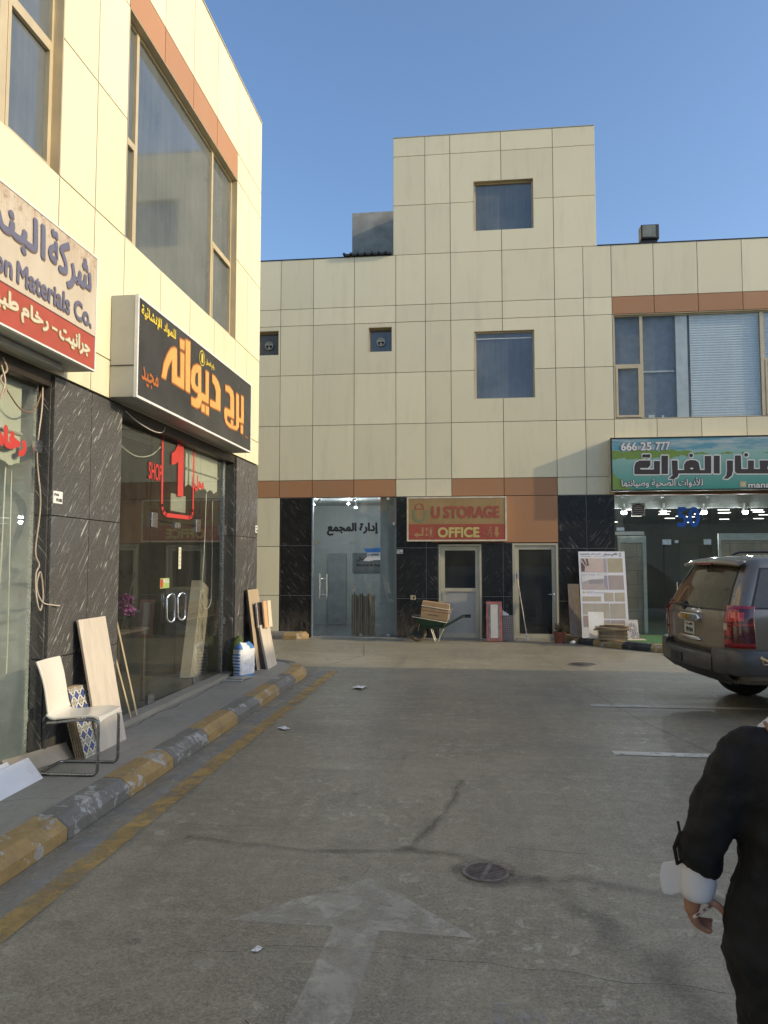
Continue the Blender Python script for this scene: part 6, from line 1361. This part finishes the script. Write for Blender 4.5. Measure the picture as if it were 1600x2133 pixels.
b = MB(); b.box(-.024, .0, .12, .24, .56, .575); b.box(-.022, .0, .155, .165, .575, .65); b.build('tow_hitch', M_VAL, bm_, local=True)
# chrome bar, emblem, plate
def rear_box(name, y0, y1, z0, z1, off, th, m, parent, ny=14, bev=.01, round_=0):
    b = MB(); vs = []
    for k in range(ny + 1):
        y = y0 + (y1 - y0) * k / ny; t = abs(2 * k / ny - 1); sh_ = round_ * max(0, (t - .82) / .18) ** 2
        x = rear_x(y, (z0 + z1) / 2) - off
        vs += [(x, y, z0 + sh_ * .5), (x - th, y, z0 + sh_ * .5 + .004), (x - th, y, z1 - sh_ - .004), (x, y, z1 - sh_)]
    b.add(vs, [(k * 4 + i, k * 4 + (i + 1) % 4, (k + 1) * 4 + (i + 1) % 4, (k + 1) * 4 + i) for k in range(ny) for i in range(4)] + [(0, 1, 2, 3), tuple(ny * 4 + i for i in (3, 2, 1, 0))]); return b.build(name, m, parent, smooth=40, local=True, bevel=bev)
cb_ = rear_box('chrome_bar', -.29, .31, 1.075, 1.165, .006, .035, M_CHROME, tg, round_=.05)
b = MB(); bt = [(-.085, -.018), (-.03, -.018), (-.03, -.034), (.03, -.034), (.03, -.018), (.085, -.018), (.075, .018), (.03, .018), (.03, .034), (-.03, .034), (-.03, .018), (-.075, .018)]
b.prism([(u - .02 + .06, v + 1.12) for u, v in bt], lambda u, v, t: (rear_x(0, 1.12) - .043 - t, u, v), 0, .006); b.build('gold_emblem', mat('gold_emblem_paint', (.55, .33, .07), .25, .5), cb_, local=True)
rear_box('chrome_strip', -.30, .31, .835, .885, .006, .03, M_CHROME, tg, round_=.02)
pl = rear_box('number_plate', -.125, .155, .905, 1.06, .008, .006, mat('plate_white', (.66, .64, .56), .45), tg, ny=4, bev=0)
fp = lambda u, v, t: (rear_x(0.015, .98) - .0155 - t, .015 - u, v)
lt = MB(); text(lt, '11', fp, (-.085, -.035, 1.012, 1.045), .001, .0025); text(lt, 'دولة الكويت', fp, (-.01, .11, 1.01, 1.045), .001, .002); text(lt, '79194', fp, (-.095, .115, .922, .988), .001, .0035)
lt.build('plate_lettering', M_BLACK, pl, local=True, fix=False)
# side glass and trims, both sides
def side_patch(name, xa, xb, z0, z1, off, m, sgn, nz=8):
    b = MB(); b.grid(lambda u, v: (lambda z: (xa(z) + (xb(z) - xa(z)) * u, sgn * (cW(z) + off), z))(z0 + (z1 - z0) * v), 6, nz); return b.build(name, m, CAR, smooth=40, local=True)
for sg in (-1, 1):
    side_patch('side_gasket', lambda z: .37 + (z - 1.25) * .42, lambda z: 3.72 - (z - 1.25) * 1.33, 1.262, 1.735, .003, M_BLACK, sg)
    for xa, xb in ((lambda z: .40 + (z - 1.27) * .42, lambda z: 1.62), (lambda z: 1.70, lambda z: 2.56), (lambda z: 2.66, lambda z: 3.62 - (z - 1.27) * 1.33)): side_patch('side_window', xa, xb, 1.28, 1.715, .007, M_CGLASS, sg)
    b = MB(); b.tube(bend([(.95, sg * .66, 1.86), (1.05, sg * .66, 1.935), (2.6, sg * .66, 1.945), (2.75, sg * .66, 1.87)], .08), .016, 8); b.build('roof_rail', M_BLACK, CAR, smooth=60, local=True)
    for xx in (1.66, 2.62):
        b = MB(); b.box(xx - .004, xx + .004, sg * .97, sg * 1.0015, .55, 1.2); b.build('door_gap', M_BLACK, CAR, local=True)
    b = MB(); b.box(3.35, 3.6, sg * 1.0, sg * 1.16, 1.22, 1.40); b.build('door_mirror', M_PAINT, CAR, local=True, bevel=.03)
    b = MB(); b.tube([(1.85, sg * 1.02, 1.06), (2.05, sg * 1.02, 1.06)], .014, 8); b.build('door_handle', M_PAINT, CAR, local=True, smooth=50)
    b = MB(); b.box(4.86, 4.99, sg * .55, sg * .90, .78, .98); b.build('headlight', M_CLEAR, CAR, local=True, bevel=.02)
b = MB(); b.grid(lambda u, v: (lambda z: (cF(z) + .005 - .06 * ((u - .5) * 2) ** 2, (u - .5) * 1.5 * (1 - .12 * v), z))(1.22 + .5 * v), 12, 6); b.build('windscreen', M_CGLASS, CAR, smooth=40, local=True)

# ================================================================== person at the right edge
PR = thing('person', 'person in loose black clothes seen from behind, white cuffs, walking with a phone in hand', 'person', (.915, 2.28, 0))
def ring_loft(mb, rings, n=22):
    """rings: (centre, rx, ry) stacked; closed at both ends"""
    vs = []
    for c, rx, ry in rings:
        for k in range(n):
            a = 2 * PI * k / n; vs.append((c[0] + rx * math.cos(a), c[1] + ry * math.sin(a), c[2]))
    m = len(rings); mb.add(vs, [(i * n + k, i * n + (k + 1) % n, (i + 1) * n + (k + 1) % n, (i + 1) * n + k) for i in range(m - 1) for k in range(n)] + [tuple(range(n - 1, -1, -1)), tuple((m - 1) * n + k for k in range(n))])
def limb(mb, pts, rad, n=14, sub=5):
    P = [Vector(p) for p in pts]; out = []; rr = []
    for i in range(len(P) - 1):
        p0, p1, p2, p3 = P[max(i - 1, 0)], P[i], P[i + 1], P[min(i + 2, len(P) - 1)]
        for k in range(sub):
            t = k / sub; out.append(.5 * ((2 * p1) + (p2 - p0) * t + (2 * p0 - 5 * p1 + 4 * p2 - p3) * t * t + (3 * p1 - p0 - 3 * p2 + p3) * t ** 3)); rr.append(rad[i] * (1 - t) + rad[i + 1] * t)
    out.append(P[-1]); rr.append(rad[-1]); mb.tube(out, rr, n)
    for q, r_ in ((out[0], rr[0]), (out[-1], rr[-1])): mb.lathe([(.001, -r_), (r_ * .5, -r_ * .86), (r_ * .87, -r_ * .5), (r_, 0), (r_ * .87, r_ * .5), (r_ * .5, r_ * .86), (.001, r_)], c=q, n=10)
def remesh(o, vox, sm=4):
    m_ = o.modifiers.new('join', 'REMESH'); m_.mode = 'VOXEL'; m_.voxel_size = vox; m_.use_smooth_shade = True
    m_ = o.modifiers.new('soft', 'SMOOTH'); m_.factor = .5; m_.iterations = sm
M_SKIN = mat('skin', (.33, .175, .115), .5, 0, .1, 20); M_SKIN.node_tree.nodes['Principled BSDF'].inputs['Subsurface Weight'].default_value = .08
M_CLOTH = mat('black_cloth', (.008, .008, .009), .8, 0, .4, 9, .6, spec=.35); M_SHIRT = mat('white_cotton', (.62, .62, .66), .75, 0, .05, 6, .15)
H = Vector((.915, 2.28, 0)); cx, cy = 0, 0
HX = .002
class HM(MB):
    pass
b = MB()      # the body: head, neck, trunk, arms, hands, legs in one skin
h0 = len(b.v)
ring_loft(b, [((0, .01, 1.385), .045, .05), ((0, .02, 1.41), .055, .07), ((0, .025, 1.45), .066, .088), ((0, .02, 1.50), .073, .095), ((0, .015, 1.55), .074, .098), ((0, .01, 1.595), .062, .082), ((0, .008, 1.62), .036, .05), ((0, .006, 1.63), .012, .018)])
limb(b, [(0, -.005, 1.28), (0, .0, 1.36), (0, .012, 1.42)], [.062, .052, .05])
b.lathe([(.001, -.012), (.012, -.004), (.010, .008), (.001, .014)], c=(-.076, .0, 1.50), n=8); b.lathe([(.001, -.026), (.012, -.012), (.014, .008), (.001, .022)], c=(-.076, .005, 1.505), n=8); b.lathe([(.001, -.026), (.012, -.012), (.014, .008), (.001, .022)], c=(.076, .005, 1.505), n=8)
limb(b, [(0, .108, 1.525), (0, .124, 1.50), (0, .118, 1.488)], [.008, .014, .011], 8); limb(b, [(-.022, .105, 1.452), (0, .112, 1.452), (.022, .105, 1.452)], [.006, .008, .006], 8)
b.v = b.v[:h0] + [(p[0] + HX, p[1], p[2]) for p in b.v[h0:]]
ring_loft(b, [((0, 0, .80), .155, .11), ((0, 0, .90), .15, .105), ((0, 0, 1.02), .13, .095), ((0, 0, 1.16), .155, .11), ((0, 0, 1.25), .155, .095), ((0, 0, 1.30), .09, .07)])
sh_, el, wr_ = Vector((-.16, 0, 1.26)), Vector((-.275, .02, 1.02)), Vector((-.285, .05, .872))
limb(b, [sh_, (sh_ + el) / 2, el, (el + wr_) / 2, wr_], [.052, .048, .038, .036, .024])
limb(b, [Vector((.16, 0, 1.26)), Vector((.25, -.03, 1.02)), Vector((.26, .10, .82))], [.05, .04, .025])
limb(b, [(-.085, 0, .84), (-.09, .06, .48), (-.09, .10, .10)], [.085, .058, .04]); limb(b, [(.085, 0, .84), (.09, -.05, .48), (.09, -.18, .12)], [.085, .058, .04])
for s_, yy in ((-1, .12), (1, -.16)): limb(b, [(s_ * .09, yy - .04, .05), (s_ * .09, yy + .14, .035)], [.042, .032])
# left hand: palm and five fingers round the phone
kn = [Vector((-.303, .078, .806)), Vector((-.302, .066, .797)), Vector((-.299, .055, .791)), Vector((-.293, .045, .790))]
limb(b, [wr_, Vector((-.294, .058, .840)), Vector((-.299, .06, .808))], [.022, .026, .021], 12)
for k in range(4):
    a = kn[k]; limb(b, [a, a + Vector((.008, .004, -.024)), a + Vector((.034, .002, -.038)), a + Vector((.062 - .007 * k, -.004, -.034))], [.0095, .009, .008, .0058], 9, 4)
limb(b, [Vector((-.272, .045, .842)), Vector((-.242, .03, .836)), Vector((-.222, .025, .818)), Vector((-.216, .024, .798))], [.0115, .011, .0095, .0068], 9, 4)
limb(b, [Vector((.26, .10, .82)), Vector((.262, .12, .75))], [.024, .022], 10)
for k in range(4): limb(b, [Vector((.245 + .012 * k, .12 + .012 * (k - 2), .74)), Vector((.245 + .012 * k, .135 + .012 * (k - 2), .70)), Vector((.24 + .012 * k, .13 + .012 * (k - 2), .67))], [.0095, .009, .0065], 8, 4)
limb(b, [Vector((.245, .14, .80)), Vector((.235, .165, .77)), Vector((.236, .17, .745))], [.012, .011, .0075], 8, 4)
bd = b.build('body', M_SKIN, PR, local=True); remesh(bd, .0045, 2)
# black top with wide sleeves and long skirt
b = MB()
ring_loft(b, [((.02, .0, .20), .16, .15), ((.005, .0, .40), .175, .155), ((-.005, 0, .60), .20, .16), ((-.005, 0, .74), .225, .165), ((0, -.005, .82), .225, .165), ((0, -.005, .90), .20, .15), ((0, 0, .985), .178, .13), ((0, 0, 1.08), .19, .135), ((0, 0, 1.18), .20, .14), ((0, 0, 1.26), .205, .13), ((0, 0, 1.305), .185, .11), ((0, 0, 1.335), .13, .085), ((0, 0, 1.355), .07, .06)], 28)
limb(b, [Vector((-.15, 0, 1.275)), Vector((-.205, .0, 1.20)), Vector((-.245, .01, 1.08)), Vector((-.275, .02, .995)), Vector((-.272, .03, .945))], [.070, .071, .066, .062, .056], 16)
limb(b, [Vector((.145, 0, 1.275)), Vector((.205, -.01, 1.20)), Vector((.245, -.02, 1.06)), Vector((.262, .02, .96)), Vector((.262, .06, .90))], [.07, .072, .068, .062, .056], 16)
rb = b.build('black_robe', M_CLOTH, PR, local=True); remesh(rb, .012, 6)
m_ = rb.modifiers.new('folds', 'DISPLACE'); tx = bpy.data.textures.new('cloth_folds', 'CLOUDS'); tx.noise_scale = .085; tx.noise_depth = 3; m_.texture = tx; m_.strength = .045; m_.mid_level = .5
b = MB(); b.tube([(-.335, .02, 1.03), (-.352, .02, .99), (-.345, .02, .945), (-.325, .03, .955)], .006, 6); b.tube([(-.335, .02, 1.03), (-.338, .03, 1.06)], .004, 5); b.build('sleeve_tab', M_CLOTH, PR, local=True, smooth=60)
b = MB(); ring_loft(b, [((-.283, .045, .838), .030, .032), ((-.287, .045, .844), .042, .042), ((-.285, .045, .875), .052, .048), ((-.282, .04, .92), .050, .046), ((-.278, .03, .96), .045, .045)], 20); c_ = b.build('white_cuff', M_SHIRT, PR, local=True, smooth=70)
m_ = c_.modifiers.new('sub', 'SUBSURF'); m_.levels = 1; m_.render_levels = 2
b = MB(); b.grid(lambda u, v: (-.315 - .062 * u - .008 * math.sin(v * PI), .035 + .03 * u, .955 - .025 * u * (1 - v) - (.085 + .03 * math.sin(u * PI * .6)) * v), 8, 8); c_ = b.build('turned_back_cuff', M_SHIRT, PR, local=True, smooth=70); m_ = c_.modifiers.new('t', 'SOLIDIFY'); m_.thickness = .006; m_ = c_.modifiers.new('sub', 'SUBSURF'); m_.render_levels = 2
b = MB(); ring_loft(b, [((0, 0, 1.335), .12, .095), ((0, .0, 1.362), .088, .078), ((0, .005, 1.395), .072, .072), ((0, .008, 1.41), .066, .07)], 24); b.v = [(p[0] + HX * max(0, min(1, (p[2] - 1.33) / .05)), p[1], p[2]) for p in b.v]; b.build('white_collar', M_SHIRT, PR, local=True, smooth=60)
b = MB(); ring_loft(b, [((0, -.02, 1.455), .066, .078), ((0, -.018, 1.50), .079, .095), ((0, -.01, 1.56), .082, .104), ((0, -.004, 1.605), .07, .09), ((0, 0, 1.637), .04, .052), ((0, 0, 1.646), .01, .015)], 24)
b.lathe([(.001, -.05), (.04, -.03), (.05, 0), (.04, .03), (.001, .05)], c=(0, -.115, 1.53), n=14); b.v = [(p[0] + HX * max(0, min(1, (p[2] - 1.33) / .05)), p[1], p[2]) for p in b.v]; hr = b.build('hair', mat('dark_brown_hair', (.028, .014, .009), .45, 0, .4, 40), PR, local=True); remesh(hr, .008, 3)
b = MB(); b.tube([(-.083, -.02, 1.515), (-.083, .07, 1.52), (-.07, .10, 1.515)], .0035, 6); b.tube([(-.07, .105, 1.52), (-.06, .115, 1.495), (-.03, .125, 1.495), (-.02, .122, 1.52)], .003, 6); b.v = [(p[0] + HX * max(0, min(1, (p[2] - 1.33) / .05)), p[1], p[2]) for p in b.v]; b.build('glasses', mat('pale_gold_frame', (.6, .5, .33), .3, .6), PR, local=True)
b = MB(); b.tube([(-.079, .0, 1.468), (-.079, .0, 1.44), (-.078, .003, 1.425)], .006, 6); b.v = [(p[0] + HX * max(0, min(1, (p[2] - 1.33) / .05)), p[1], p[2]) for p in b.v]; b.build('earring', mat('pearl', (.7, .68, .64), .2), PR, local=True)
PH = thing('phone', 'pale phone held edge on in the hand of the person in black', 'phone', (.665, 2.34, .775))
Mp = frameM((.662, 2.375, .790), (.075, .0, .052), (.665, 2.335, -.95)); b = MB(); b.cbox((0, 0, 0), (.078, .148, .010), Mp); b.build('case', mat('pale_pink_case', (.46, .36, .33), .4), PH, bevel=.004)
b = MB()
for x, w_ in ((-.022, .012), (0, .009), (.018, .012)): b.cbox((x, -.0745, 0), (w_, .002, .004), Mp)
b.build('port_slots', M_BLACK, PH)
BG2 = thing('shoulder_bag', 'brown shoulder bag whose thin strap crosses the back of the person in black', 'bag', (1.12, 2.2, .75))
b = MB(); b.tube([(.80, 2.245, 1.355), (.79, 2.19, 1.35), (.80, 2.155, 1.315), (.85, 2.13, 1.24), (.95, 2.12, 1.12), (1.06, 2.14, .98), (1.12, 2.18, .9)], .006, 7); b.build('strap', mat('tan_strap', (.22, .13, .07), .5), BG2, smooth=60)
b = MB(); b.cbox((1.16, 2.2, .80), (.07, .24, .2)); b.build('bag_body', mat('brown_leather', (.10, .05, .03), .45), BG2, bevel=.02)
